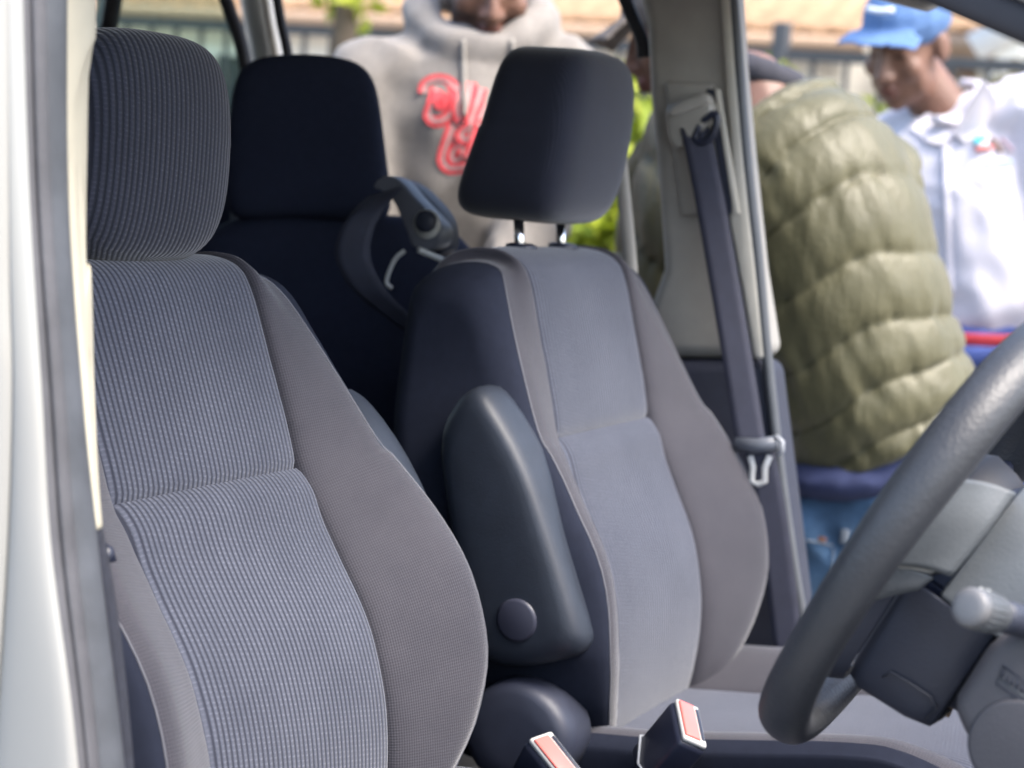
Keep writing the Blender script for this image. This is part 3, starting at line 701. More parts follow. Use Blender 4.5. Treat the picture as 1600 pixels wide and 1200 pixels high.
# ------------------------------------------------------------------ dashboard
M_KNEE = plain('knee_panel_plastic', (.075, .072, .080), .6, .06, 40, .0004, 420)
DASH = empty('dashboard', (1.05, .36, .43), 'grey dashboard knee panel with embossed lettering below the stalk switch', 'dashboard')
kp = [(1548, 1000), (1482, 1104), (1500, 1140), (1540, 1215), (1580, 1320), (1900, 1420), (1900, 900), (1700, 960)]
prism('knee_panel', [(q.x, q.z) for q in [P(a, b, y=-.115) for a, b in kp]], XZ, -.115, .02, M_KNEE, DASH, bev=.012, seg=4)
prism('dash_body', [(.86, .62), (.83, .86), (.90, 1.06), (1.02, 1.14), (1.36, 1.19), (1.36, .5), (1.0, .5)], XZ, .03, 1.04, M_COLD, DASH, bev=.03, seg=5)
prism('dash_body', [(.93, .62), (.92, .90), (.96, 1.06), (1.06, 1.14), (1.36, 1.19), (1.36, .5), (1.0, .5)], XZ, -.36, .028, M_COLD, DASH, bev=.03, seg=5)
def facing(px, py, y=-.1155): return P(px, py, y=y)
pa, pb, pc_, pd_ = facing(1556, 1068), facing(1566, 1040), facing(1640, 1092), facing(1630, 1122)
tube('label_border', [pd_, pa, pb, pc_], .0006, M_COLD, DASH, 5)
tube('label_border', [pa.lerp(pb, .32), pd_.lerp(pc_, .32)], .0005, M_COLP, DASH, 5)
for k in range(9):                                       # worn raised letters, too faint to read
    b0 = pa.lerp(pd_, .06+.105*k); b1 = pb.lerp(pc_, .06+.105*k); hgt = .72 if k % 3 else .88
    tube('embossed_letter', [b0.lerp(b1, .42), b0.lerp(b1, hgt)], .0008, M_COLD, DASH, 5)
    if k % 2: tube('embossed_letter', [b0.lerp(b1, .45), b0.lerp(b1, .45).lerp(pd_.lerp(pc_, .45), .07)], .0007, M_COLD, DASH, 5)
cc = P(1588, 1168, y=-.116)
tube('cup_recess', [cc+V((0, .001, 0)), cc-V((0, .0006, 0)), cc-V((0, .0012, 0))], [.034, .034, .031], plain('recess_plastic', (.062, .060, .068), .6, .06, 40, .0003, 420), DASH, 40)
tube('wiring', [P(1478, 1118, y=.0), P(1486, 1100, y=.0), P(1500, 1080, y=.01)], .003, plain('tan_wire', (.30, .22, .16), .5, .1, 60, 0), DASH, 8)

# ------------------------------------------------------------------ second-row seat, turned and folded close behind
RS = empty('rear_seat', (-.42, .82, .43), 'dark second row seat with its headrest, in shadow between the front seats', 'car seat')
M_RDARK = plain('rear_seat_dark_fabric', (.019, .024, .046), .9, .08, 90, .0003, spec=.15)
rc = P(474, 214, d=2.72)
RX = V((.86, .50, .05)).normalized(); RZ = V((-.02, .02, 1)).normalized(); RYv = RZ.cross(RX)
def rsh(q):
    t = q.z/.11
    return V((q.x*((1.10-.20*t) if q.x > 0 else (1-.05*t-.10*max(0, -t)**2)), q.y*(1-.25*t), q.z-.012*(q.x/.1)**2))
vs, fs = rounded((0, 0, 0), (.104, .055, .113), 6.0, 16, rsh)
vs = [rc+RX*v.x+RYv*v.y+RZ*v.z for v in vs]
link('headrest', mesh_from('headrest', vs, fs), M_RDARK, RS)
def bsh(q):
    t = q.z/.33; return V((q.x*(1-.12*max(0, t)**3), q.y, q.z))
vs, fs = rounded((0, 0, 0), (.235, .075, .335), 5.0, 14, bsh)
vs = [rc+RX*(v.x+.055)+RYv*(v.y+.01)+RZ*(v.z-.440) for v in vs]
link('seat_back', mesh_from('seat_back', vs, fs), M_RDARK, RS)
for sx in (-.055, .055): tube('headrest_post', [rc+RX*sx-RZ*.09, rc+RX*sx-RZ*.15], .006, M_CHROME, RS, 10)
box('seat_base', (-.48, .86, .56), (.42, .45, .26), M_RDARK, RS, bev=.04)
HB = lambda a, b, dy=0: P(a, b, d=2.46+dy)
M_HINGE = plain('hinge_plastic', (.10, .105, .125), .42, .08, 40, 0)
# folding hinge arm with bolt
prism('hinge_arm', [(q.x, q.z) for q in [P(a, b, y=.72) for a, b in loop_smooth([(588, 292), (604, 276), (626, 280), (650, 306), (676, 334), (694, 356), (692, 380), (672, 392), (650, 386), (640, 360), (622, 318), (604, 300)], 40)]], XZ, .71, .745, M_HINGE, RS, bev=.008, seg=3, ang=50)
prism('hinge_cover', [(q.x, q.z) for q in [P(a, b, y=.76) for a, b in loop_smooth([(622, 286), (650, 290), (690, 330), (702, 360), (698, 392), (670, 398), (640, 350)], 36)]], XZ, .75, .79, M_PLAS, RS, bev=.008, seg=3, ang=50)
bc = P(667, 346, y=.708); tube('hinge_bolt', [bc+V((0, .004, 0)), bc-V((0, .006, 0)), bc-V((0, .009, 0))], [.014, .014, .009], M_PLAS, RS, 18)
bc2 = P(667, 350, y=.7095); tube('hinge_washer', [bc2+V((0, .002, 0)), bc2-V((0, .001, 0))], [.019, .019], M_STEELW, RS, 20)
ribbon('strap', [P(a, b, y=y) for a, b, y in catmull([(604, 300, .70), (575, 330, .66), (556, 365, .65), (552, 405, .65), (575, 450, .66), (612, 486, .68), (655, 520, .70)], 30)], .045, plain('strap_web', (.024, .028, .048), .75, .1, 60, .0003, 1200), RS, [(.95, .30, .35-.5*k/29) for k in range(30)])
tube('release_cable', [P(a, b, y=.70) for a, b in catmull([(632, 392), (618, 404), (608, 425), (604, 442), (612, 450)], 14)], .0030, M_STEELW, RS, 8)
tube('release_rod', [P(654, 390, y=.70), P(700, 410, y=.74)], .0042, M_STEELW, RS, 8)
# bits of the folded third-row seat behind the driver's headrest
R3 = empty('third_row_seat', (-.85, .85, .43), 'dark folded seat peeping out behind the driver headrest', 'car seat')
vs, fs = rounded(P(330, 420, d=3.1), (.14, .12, .16), 5.0, 10)
link('seat_back', mesh_from('seat_back', vs, fs), M_RDARK, R3)
vs, fs = rounded((-.90, .82, .66), (.16, .2, .3), 6.0, 10)
link('seat_base', mesh_from('seat_base', vs, fs), M_RDARK, R3)
tube('trim_rod', [P(a, b, d=2.95) for a, b in catmull([(352, 288), (366, 306), (378, 324), (398, 330), (430, 336)], 16)], .005, M_HINGE, R3, 8)
tube('post', [P(366, 330, d=2.9), P(368, 400, d=2.9)], .006, M_PLAS, R3, 8)
# ------------------------------------------------------------------ people beyond the van
def skin_mat(name, c):
    mt, t, b = nodes_of(name)
    co = texco(t); n = noise_n(t, co, 14, 5)
    at = t.nodes.new('ShaderNodeVertexColor'); at.layer_name = 'tint'
    mx = t.nodes.new('ShaderNodeMix'); mx.data_type = 'RGBA'; mx.blend_type = 'MULTIPLY'; mx.inputs[0].default_value = 1.0
    t.links.new(ramp(t, n, tuple(x*.85 for x in c), tuple(x*1.15 for x in c)), mx.inputs[6]); t.links.new(at.outputs[0], mx.inputs[7])
    t.links.new(mx.outputs[2], b.inputs['Base Color']); b.inputs['Roughness'].default_value = .48
    b.inputs['Subsurface Weight'].default_value = .05; b.inputs['Subsurface Radius'].default_value = (.01, .004, .002)
    bump(t, noise_n(t, co, 260, 3), b, .0004)
    return mt
def head_prims(c, F, s=1.0):
    """c: centre between the ears; F: matrix with columns right, forward, up"""
    q = lambda x, y, z: V(c)+F @ V((x*s, y*s, z*s))
    e = lambda p, r: p_ell(q(*p), tuple(k*s for k in r), F)
    pr = [e((0, -.012, .052), (.076, .098, .078)), e((0, .022, -.012), (.066, .074, .098)), e((0, .032, -.072), (.058, .054, .046)), e((0, .066, -.098), (.024, .020, .019)),
          e((0, .074, .034), (.052, .020, .013)), e((.041, .062, -.022), (.026, .026, .026)), e((-.041, .062, -.022), (.026, .026, .026)),
          e((0, .098, -.056), (.025, .011, .0075)), e((0, .096, -.070), (.022, .011, .0085)), e((.079, -.008, .000), (.010, .026, .034)), e((-.079, -.008, .000), (.010, .026, .034)),
          e((.052, .030, -.06), (.014, .034, .036)), e((-.052, .030, -.06), (.014, .034, .036)),
          e((.033, .076, .010), (.014, .012, .010)), e((-.033, .076, .010), (.014, .012, .010)), e((.016, .104, -.030), (.010, .012, .009)), e((-.016, .104, -.030), (.010, .012, .009)), e((0, .116, -.028), (.013, .013, .012)),
          p_cap(q(0, .090, .024), .009*s, q(0, .112, -.022), .012*s)]
    return pr
def hand_prims(w, d, nrm, s=1.0):
    """relaxed hand from wrist w along d; nrm = back of hand"""
    w, d, nrm = V(w), V(d).normalized(), V(nrm); nrm = (nrm-d*nrm.dot(d)).normalized(); sd = d.cross(nrm)
    pr = [p_cap(w, .027*s, w+d*.085*s, .034*s, flat=.5, ref=tuple(nrm))]
    for k, L in ((-1.5, .062), (-.5, .078), (.5, .074), (1.5, .058)):
        a = w+d*.088*s+sd*k*.020*s; b = a+(d*.8-nrm*.25).normalized()*L*.55*s; c = b+(d*.55-nrm*.8).normalized()*L*.5*s
        pr += [p_cap(a, .0095*s, b, .009*s), p_cap(b, .009*s, c, .0075*s)]
    a = w+d*.03*s+sd*.028*s; b = a+(d*.5+sd*.7-nrm*.2).normalized()*.045*s; c = b+(d*.8+sd*.2-nrm*.4).normalized()*.03*s
    return pr+[p_cap(a, .013*s, b, .011*s), p_cap(b, .011*s, c, .0085*s)]
def tint_body(o, c, F, s, beard, lipc=(.75, .55, .55)):
    ca = o.data.color_attributes.new('tint', 'FLOAT_COLOR', 'POINT'); Fi = F.transposed(); b0 = V(o.location)
    for i, v in enumerate(o.data.vertices):
        p = Fi @ (v.co+b0-V(c))/s; col = (1, 1, 1)
        if abs(p.z) < .3 and p.length < .2:
            x, y, z = p
            if abs(x) < .027 and y > .085 and -.080 < z < -.047: col = lipc
            if abs(z+.0635) < .0022 and abs(x) < .026 and y > .085: col = (.35, .25, .25)
            for sx in (-1, 1):
                if (x-sx*.033)**2/.014**2+(z-.010)**2/.0045**2 < 1 and y > .06: col = (.30, .26, .25)
                if (x-sx*.034)**2/.022**2+(z-.037)**2/.0055**2 < 1 and y > .05: col = (.30, .28, .28)
            if beard and y > -.01 and z < -.036 and not (abs(x) < .028 and y > .085 and z > -.084):
                f = .42+.25*noise.noise(v.co*60); col = (f, f, f*1.05)
            if z > .045 and y < .075 and z > .06-.9*(.06-y)*0 and (y < .03 or z > .085): col = (.22, .21, .22)
        ca.data[i].color = (*col, 1)
def folds(amp, freq, seed, an=(1, 1, 1)):
    sv = V((seed*7.3, seed*3.1, seed*1.7))
    def f(co, n):
        q = V((co.x*an[0], co.y*an[1], co.z*an[2]))*freq+sv
        r = 1-abs(noise.noise(q+V((noise.noise(q*.6)*1.2, 0, noise.noise(q*.6+V((5, 5, 5)))*1.2))))*2
        return amp*(r-.5)+amp*.5*noise.noise(q*2.3)
    return f
def body(name, label, base, J, F, hs, skin, beard, r=1.0):
    """J: joints in world space. One continuous skin from head to foot."""
    pr = head_prims(J['head'], F, hs)
    pr += [p_cap(V(J['head'])+F @ V((0, -.02, -.07))*hs, .056*hs, J['neck'], .060*r), p_cap(J['neck'], .062*r, J['chest'], .135*r), p_cap(J['chest'], .140*r, J['hip'], .135*r)]
    for s in 'LR':
        pr += [p_cap(J['neck'], .05*r, J['sh'+s], .058*r), p_cap(J['sh'+s], .054*r, J['el'+s], .042*r), p_cap(J['el'+s], .041*r, J['ha'+s], .026*r)]
        pr += [p_cap(J['hp'+s], .092*r, J['kn'+s], .060*r), p_cap(J['kn'+s], .056*r, J['an'+s], .038*r), p_cap(J['an'+s], .040*r, V(J['an'+s])+V(J['toe'])*.16-V((0, 0, .04)), .032*r)]
        pr += hand_prims(J['ha'+s], V(J['ha'+s])-V(J['el'+s]), J.get('hn', (0, 0, 1)))
    o = fuse(name, pr, .0062, 5, skin)
    rebase(o, base); tag(o, label, 'person')
    tint_body(o, J['head'], F, hs, beard)
    return o
def shoes(o, J, mat):
    for s in 'LR':
        a = V(J['an'+s]); t = V(J['toe'])
        fuse('shoe', [p_cap(a-V((0, 0, .055)), .042, a+t*.17-V((0, 0, .065)), .038), p_cap(a-t*.03-V((0, 0, .06)), .042, a, .045)], .010, 4, mat, o)
def trousers(o, J, mat, r=1.0, seed=1, dp=.160):
    pr = [p_ell(V(J['hip'])-V((0, 0, .0)), (.175*r, dp*r, .14*r))]
    for s in 'LR':
        pr += [p_cap(J['hp'+s], .108*r, J['kn'+s], .082*r), p_cap(J['kn'+s], .082*r, V(J['an'+s])-V((0, 0, .02)), .078*r)]
    return fuse('trousers', pr, .011, 5, mat, o, folds(.010, 9, seed, (1, 1, .8)))
def hframe(fwd, tilt, roll=0.0):
    f = V(fwd).normalized(); f = (f*math.cos(tilt)-V((0, 0, 1))*math.sin(tilt)).normalized()
    rgt = f.cross(V((0, 0, 1))).normalized(); up = rgt.cross(f)
    r2 = rgt*math.cos(roll)+up*math.sin(roll); u2 = -rgt*math.sin(roll)+up*math.cos(roll)
    return Matrix((r2, f, u2)).transposed()
HR = V((.903, .430, 0)).normalized(); HF = V((-.430, .903, 0)).normalized()     # level directions: along the picture, away from the lens
def J0(base, up): return V((base.x, base.y, up))

# --- man in the grey hoodie, at the sliding door
D1 = 3.50
SK1 = skin_mat('skin_brown', (.165, .082, .052)); SK2 = skin_mat('skin_dark_brown', (.17, .088, .060))
M_HOOD = plain('grey_marl_fleece', (.22, .20, .178), .95, .08, 90, .0008, 500, sheen=.2)
M_JOG = plain('pale_grey_joggers', (.36, .35, .39), .9, .1, 50, .0006, 400)
M_SHOE = plain('dark_trainers', (.05, .05, .055), .6, .1, 30, .0005)
J = {'head': P(766, -32, d=D1), 'neck': P(745, 88, d=D1+.03), 'chest': P(730, 215, d=D1+.06), 'hip': P(715, 520, d=D1+.16),
     'shL': P(580, 135, d=D1+.02), 'shR': P(868, 128, d=D1+.06), 'elL': P(560, 370, d=D1-.02), 'elR': P(835, 335, d=D1+.02), 'haL': P(640, 520, d=D1-.22), 'haR': P(770, 480, d=D1-.24)}
hb = J['hip']
J['hpL'] = hb-HR*.09-V((0, 0, .06)); J['hpR'] = hb+HR*.09-V((0, 0, .06))
J['knL'] = V((hb.x-.11, hb.y-.02, .50)); J['knR'] = V((hb.x+.11, hb.y+.06, .50)); J['anL'] = V((hb.x-.12, hb.y+.05, .10)); J['anR'] = V((hb.x+.12, hb.y+.12, .10)); J['toe'] = -HF
F1 = hframe(-HF*1.0+HR*.12, .42)
A = body('person', 'man in grey hoodie with red lettering and beard, looking down through the sliding door', (hb.x, hb.y, 0), J, F1, 1.0, SK1, True)
shoes(A, J, M_SHOE); trousers(A, J, M_JOG, 1.0, 3)
hoodp = [p_cap(J['chest']+V((0, 0, .02)), .165, J['hip']+V((0, 0, .02)), .175, flat=1.0), p_ell(J['chest']+V((0, 0, .03)), (.215, .150, .17), Matrix((HR, HF, V((0, 0, 1)))).transposed()),
         p_ell(J['hip']+V((0, 0, .08)), (.205, .155, .20), Matrix((HR, HF, V((0, 0, 1)))).transposed()), p_cap(J['neck']-V((0, 0, .0)), .075, J['chest'], .15)]
for s in 'LR':
    hoodp += [p_cap(J['neck']-V((0, 0, .02)), .072, J['sh'+s], .085), p_cap(J['sh'+s], .085, J['el'+s], .066), p_cap(J['el'+s], .066, J['ha'+s], .044)]
# hood bunched round the neck
nb = J['neck']
for k in range(14):
    t = 2*math.pi*k/14; t2 = 2*math.pi*(k+1)/14
    pf = lambda t: nb+HR*math.cos(t)*.112+HF*(.02+math.sin(t)*.10)+V((0, 0, .045+.050*math.sin(t)+.030*abs(math.cos(t))))
    hoodp.append(p_cap(pf(t), .033, pf(t2), .033))
hoodie = fuse('hoodie', hoodp, .0095, 5, M_HOOD, A, folds(.019, 7.0, 2, (1, 1, .75)))
M_PRINT = plain('red_print', (.72, .085, .095), .95, .1, 60, 0, spec=.1); M_PRINT2 = plain('print_outline', (.46, .30, .28), .8, .08, 60, 0)
bvh_ = BVHTree.FromPolygons([v.co for v in hoodie.data.vertices], [p.vertices for p in hoodie.data.polygons])
def on_hoodie(zx, zy, lift):
    o_ = P(640+zx/6.67, 100+zy/6.67, d=D1-.6); h = bvh_.ray_cast(o_, (o_-CAM).normalized())
    return (h[0] if h[0] is not None else P(640+zx/6.67, 100+zy/6.67, d=D1-.13))-HF*lift
def flat_tube(*a, **k):
    o = tube(*a, **k); o.data.polygons.foreach_set('use_smooth', [False]*len(o.data.polygons)); return o
LETTERS = [[(150, 300), (170, 215), (280, 165), (410, 190), (490, 310), (470, 450), (390, 560), (280, 600), (205, 545), (235, 440), (285, 250)],
           [(500, 210), (520, 330), (500, 470), (540, 600)], [(640, 190), (620, 330), (600, 480), (590, 590)], [(750, 250), (700, 420), (650, 560), (640, 640)], [(800, 420), (740, 560), (720, 640), (800, 600)],
           [(455, 640), (400, 800), (350, 980), (390, 1070), (470, 1090), (590, 1075)], [(640, 660), (570, 700), (540, 750), (590, 790), (640, 760)], [(560, 850), (480, 880), (440, 960), (480, 1010), (550, 960), (560, 880)], [(740, 690), (680, 830), (610, 990)]]
for L in LETTERS:
    pts = catmull(L, 26)
    flat_tube('red_lettering', [on_hoodie(a, b, .0015) for a, b in pts], .0105, M_PRINT, A, 4, flat=.06, ref=tuple(HF))
    flat_tube('lettering_outline', [on_hoodie(a, b, .0024) for a, b in pts], .0032, M_PRINT2, A, 8, flat=.1, ref=tuple(HF))
fill = [(300, 280), (330, 430), (420, 330)]
flat_tube('red_lettering', [on_hoodie(a, b, .0017) for a, b in catmull(fill, 12)], .011, M_PRINT, A, 8, flat=.06, ref=tuple(HF))
for px in (724, 800):
    pts = []
    bv = BVHTree.FromPolygons([v.co for v in hoodie.data.vertices], [p.vertices for p in hoodie.data.polygons])
    for py in range(62, 185 if px == 724 else 110, 6):
        o_ = P(px+(py-62)*.02, py, d=D1-.5); hit = bv.ray_cast(o_, (o_-CAM).normalized())
        if hit[0] is not None: pts.append(hit[0]-HF*.005)
    if len(pts) > 2: tube('drawstring', pts, .0045, plain('cord_pale', (.27, .25, .22), .8, .05, 60, 0), A, 8)

# --- man in the olive puffer jacket, back to us, bending at the passenger door
D2 = 3.20
J = {'head': P(1072, 60, d=D2+.10), 'neck': P(1178, 128, d=D2+.07), 'chest': P(1225, 300, d=D2+.04), 'hip': P(1350, 770, d=D2+.09),
     'shL': P(1085, 235, d=D2+.08), 'shR': P(1330, 250, d=D2+.16), 'elL': P(1060, 480, d=D2+.08), 'elR': P(1300, 470, d=D2+.38), 'haL': P(1015, 420, d=D2+.34), 'haR': P(1180, 520, d=D2+.50)}
hb = J['hip']
J['hpL'] = hb-HR*.085-V((0, 0, .05)); J['hpR'] = hb+HR*.085-V((0, 0, .05))
J['knL'] = V((hb.x-.13, hb.y+.05, .48)); J['knR'] = V((hb.x+.09, hb.y+.12, .48)); J['anL'] = V((hb.x-.12, hb.y-.02, .10)); J['anR'] = V((hb.x+.12, hb.y+.06, .10)); J['toe'] = HF
F2 = hframe(-HR*1.0+HF*.10, .34, -.05)
B = body('person', 'man in olive green puffer jacket and blue jeans, bending with his back to the van', (hb.x, hb.y, 0), J, F2, .93, SK2, False, .84)
shoes(B, J, M_SHOE)
M_JEAN = plain('blue_denim', (.050, .105, .185), .85, .45, 14, .0006, 500)
M_STITCH = plain('pale_stitching', (.24, .27, .30), .8, .1, 60, 0)
jeans = trousers(B, J, M_JEAN, 1.0, 5, .128)
def olive():
    mt, t, b = nodes_of('olive_quilted_nylon')
    co = texco(t); n = noise_n(t, co, 9, 4)
    t.links.new(ramp(t, n, (.074, .068, .030), (.106, .097, .047)), b.inputs['Base Color']); b.inputs['Roughness'].default_value = .52
    b.inputs['Sheen Weight'].default_value = .1
    mp = t.nodes.new('ShaderNodeMapping'); mp.inputs['Scale'].default_value = (1, 1, .28); t.links.new(co, mp.inputs[0])
    n1 = bump(t, noise_n(t, mp.outputs[0], 38, 3, .6), b, .006, .7)
    bump(t, noise_n(t, co, 160, 2), b, .0012, .6, n1)
    return mt
M_OLIVE = olive()
axis_px = [(1388, 688, D2+.06), (1368, 640, D2+.05), (1340, 560, D2+.04), (1314, 450, D2+.03), (1284, 340, D2+.03), (1240, 272, D2+.05), (1200, 222, D2+.08), (1168, 190, D2+.10)]
NA = 150
axis = [V(p) for p in catmull([tuple(P(a, b, d=d)) for a, b, d in axis_px], NA)]
wid = [(0, .150), (.06, .164), (.25, .166), (.5, .160), (.72, .160), (.84, .150), (.93, .122), (.975, .085), (1.0, .05)]
dep = [(0, .128), (.06, .140), (.25, .145), (.5, .150), (.72, .150), (.84, .128), (.93, .090), (1.0, .060)]
def puff_loft(name, axis, e1, wid, dep, bands, amp, seed, mat, parent, nr=96, bow=.012):
    rows = []; N = len(axis)
    for i, c in enumerate(axis):
        t = i/(N-1); tg = (axis[min(i+1, N-1)]-axis[max(i-1, 0)]).normalized()
        a = (V(e1)-tg*V(e1).dot(tg)).normalized(); b = tg.cross(a); row = []
        for k in range(nr):
            th = 2*math.pi*k/nr; ca, sa = math.cos(th), math.sin(th)
            tt = t*bands + .20*noise.noise(V((ca*1.6, sa*1.6, seed+t*2.5))) + .30*abs(ca)**2 - .22*ca
            ph = tt-math.floor(tt); puff = (math.sin(math.pi*ph))**.34
            q = V((ca*2.6+seed, sa*2.6, t*bands*.9))
            wr = (1-abs(noise.noise(V((ca*7+seed+t*9, sa*7, t*bands*.55))))*2.4)*.35+noise.noise(V((ca*14+t*16, sa*14, t*bands*1.0+seed)))*.55
            edge = 1-puff*.72
            dr = amp*(puff-.5)+amp*1.0*wr*edge+.003*noise.noise(q*2)
            w_, d_ = interp(wid, t)+dr, interp(dep, t)+dr
            row.append(c+a*w_*ca+b*d_*sa)
        rows.append(row)
    return grid(name, rows, mat, parent, closed=True, cap=True)
puff_loft('puffer_jacket', axis, HR, wid, dep, 8.6, .018, 3.0, M_OLIVE, B)
for pts, nm in (([(1140, 215, D2+.02), (1105, 235, D2), (1085, 320, D2-.02), (1075, 420, D2), (1060, 485, D2+.06), (1025, 450, D2+.2), (1010, 415, D2+.32)], 'sleeve'),
                ([(1340, 230, D2+.12), (1345, 330, D2+.2), (1310, 450, D2+.34), (1260, 490, D2+.42), (1185, 515, D2+.50)], 'sleeve')):
    ax2 = [V(p) for p in catmull([tuple(P(a, b, d=d)) for a, b, d in pts], 80)]
    puff_loft(nm, ax2, HR, [(0, .06), (.12, .098), (.5, .088), (.85, .074), (.95, .062), (1, .045)], [(0, .06), (.12, .098), (.5, .088), (.85, .074), (.95, .062), (1, .045)], 6.0, .020, 9.0 if pts[0][0] < 1200 else 15.0, M_OLIVE, B, 48)
# front of the jacket leaning into view left of the pillar
ax3 = [V(p) for p in catmull([tuple(P(a, b, d=d)) for a, b, d in [(1130, 560, D2+.2), (1085, 460, D2+.22), (1062, 360, D2+.22), (1075, 260, D2+.20), (1110, 190, D2+.18)]], 60)]
puff_loft('jacket_front', ax3, HR, [(0, .06), (.2, .10), (.6, .10), (.9, .08), (1, .05)], [(0, .06), (.2, .10), (.9, .08), (1, .05)], 4.5, .022, 21.0, M_OLIVE, B, 48)
M_CUFF = plain('black_knit', (.035, .035, .045), .9, .15, 80, .0006)
nk = P(1172, 132, d=D2+.10)
cr = [nk+HR*math.cos(t)*.072+HF*math.sin(t)*.070+V((0, 0, .020-.018*math.cos(t))) for t in [2*math.pi*k/16 for k in range(17)]]
fuse('collar', [p_cap(a, .026, b, .026) for a, b in zip(cr, cr[1:])], .008, 3, M_CUFF, B)
tube('cuff', [P(1018, 414, d=D2+.29), P(1006, 412, d=D2+.33)], .040, M_CUFF, B, 18)
fuse('waistband', [p_ell(P(1368, 712, d=D2+.06), (.158, .135, .05), Matrix((HR, HF, V((0, 0, 1)))).transposed() @ Matrix.Rotation(-.45, 3, 'Y')), p_ell(P(1335, 735, d=D2+.06), (.150, .138, .05), Matrix((HR, HF, V((0, 0, 1)))).transposed() @ Matrix.Rotation(-.15, 3, 'Y'))], .012, 3, plain('navy_knit', (.035, .045, .11), .9, .15, 60, .0006), B)
# cap with a curved peak
M_CAPG = plain('grey_brown_cap', (.135, .115, .10), .9, .12, 60, .0006)
hd = V(J['head'])
fuse('cap', [p_ell(hd+F2 @ V((0, -.010, .066)), (.086, .108, .080), F2)]+[p_cap(hd+F2 @ V((x, .085, .052+.006*(1-(x/.06)**2))), .006, hd+F2 @ V((x*1.1, .165-abs(x)*.5, .030-.004+.010*(1-(x/.06)**2))), .005) for x in [(-.07+.0117*k) for k in range(13)]], .006, 3, M_CAPG, B)
# back pockets and patch on the jeans
bvj = BVHTree.FromPolygons([v.co for v in jeans.data.vertices], [p.vertices for p in jeans.data.polygons])
def on_jeans(px, py, lift=.004):
    o_ = P(px, py, d=2.4); h = bvj.ray_cast(o_, (o_-CAM).normalized()); return (h[0]-HF*lift) if h[0] is not None else P(px, py, d=D2-.05)
for line in ([(1250, 842), (1275, 846), (1300, 852)], [(1302, 856), (1300, 890), (1294, 940)], [(1385, 770), (1420, 765), (1450, 800)]):
    tube('pocket_stitching', [on_jeans(*q) for q in catmull(line, 16)], .0014, M_STITCH, B, 6)
box('pocket_patch', on_jeans(1320, 838, .002), (.014, .004, .024), M_STITCH, B, bev=.002)
box('pocket_patch', on_jeans(1284, 842, .004), (.014, .004, .008), plain('tan_leather', (.30, .13, .07), .6, .1, 40, 0), B, bev=.002)

# --- man in white shirt and blue cap
D3 = 4.25
J = {'head': P(1418, 72, d=D3), 'neck': P(1482, 186, d=D3+.06), 'chest': P(1505, 290, d=D3+.08), 'hip': P(1550, 560, d=D3+.10),
     'shL': P(1400, 225, d=D3+.20), 'shR': P(1610, 175, d=D3-.02), 'elL': P(1400, 380, d=D3+.20), 'elR': P(1690, 370, d=D3-.06), 'haL': P(1420, 500, d=D3+.10), 'haR': P(1640, 520, d=D3-.20)}
hb = J['hip']
J['hpL'] = hb-HR*.09-V((0, 0, .05)); J['hpR'] = hb+HR*.09-V((0, 0, .05))
J['knL'] = V((hb.x-.10, hb.y-.06, .50)); J['knR'] = V((hb.x+.10, hb.y-.02, .50)); J['anL'] = V((hb.x-.11, hb.y+.04, .10)); J['anR'] = V((hb.x+.12, hb.y+.07, .10)); J['toe'] = (-HF*.8-HR*.6).normalized()
F3 = hframe(-HR*.66-HF*.75, .46, .05)
Cc = body('person', 'man in white shirt, blue cap and red belt, looking down at the far right', (hb.x, hb.y, 0), J, F3, 1.05, SK1, False)
shoes(Cc, J, M_SHOE)
M_NAVY = plain('navy_trousers', (.055, .085, .26), .85, .15, 40, .0006, 400)
trousers(Cc, J, M_NAVY, 1.12, 8)
M_SHIRT = plain('white_cotton', (.58, .55, .585), .85, .03, 40, .0005, 300)
FR = Matrix((HR, HF, V((0, 0, 1)))).transposed()
sp = [p_ell(J['chest']+V((0, 0, .0)), (.205, .150, .185), FR), p_ell(J['hip']+V((0, 0, .15)), (.195, .155, .20), FR), p_cap(J['neck']-V((0, 0, .02)), .068, J['chest'], .15), p_cap(J['chest'], .17, J['hip']+V((0, 0, .10)), .165)]
for s in 'LR':
    sp += [p_cap(J['neck']-V((0, 0, .03)), .066, J['sh'+s], .085), p_cap(J['sh'+s], .085, V(J['sh'+s]).lerp(V(J['el'+s]), .85), .082)]
shirt = fuse('shirt', sp, .010, 5, M_SHIRT, Cc, folds(.009, 8.0, 6, (1, 1, .9)))
tube('collar_stand', [P(a, b, d=d) for a, b, d in catmull([(1462, 186, D3-.05), (1500, 190, D3-.02), (1536, 140, D3+.02), (1510, 130, D3+.12)], 20)], .020, M_SHIRT, Cc, 10, flat=.5, ref=(0, 0, 1))
bvs = BVHTree.FromPolygons([v.co for v in shirt.data.vertices], [p.vertices for p in shirt.data.polygons])
def on_shirt(px, py, lift=.010):
    o_ = P(px, py, d=3.2); h = bvs.ray_cast(o_, (o_-CAM).normalized()); return (h[0]-HF*lift) if h[0] is not None else P(px, py, d=D3-.15)
for pts in ([(1448, 176), (1484, 212), (1470, 224), (1448, 220), (1424, 200)], [(1538, 128), (1490, 208), (1505, 220), (1532, 204), (1554, 160)]):
    fr_ = [on_shirt(a, b, .016) for a, b in pts]; n = len(fr_); vs = fr_+[p+HF*.010 for p in fr_]
    me = mesh_from('collar', vs, [tuple(range(n)), tuple(range(n, 2*n))[::-1]]+[(i, (i+1) % n, n+(i+1) % n, n+i) for i in range(n)])
    co = link('collar', me, M_SHIRT, Cc); b_ = co.modifiers.new('b', 'BEVEL'); b_.width = .003; b_.segments = 2
tube('placket', [on_shirt(1478+(y-215)*.04, y, .002) for y in range(222, 470, 12)], .011, M_SHIRT, Cc, 8, flat=.25, ref=tuple(HF))
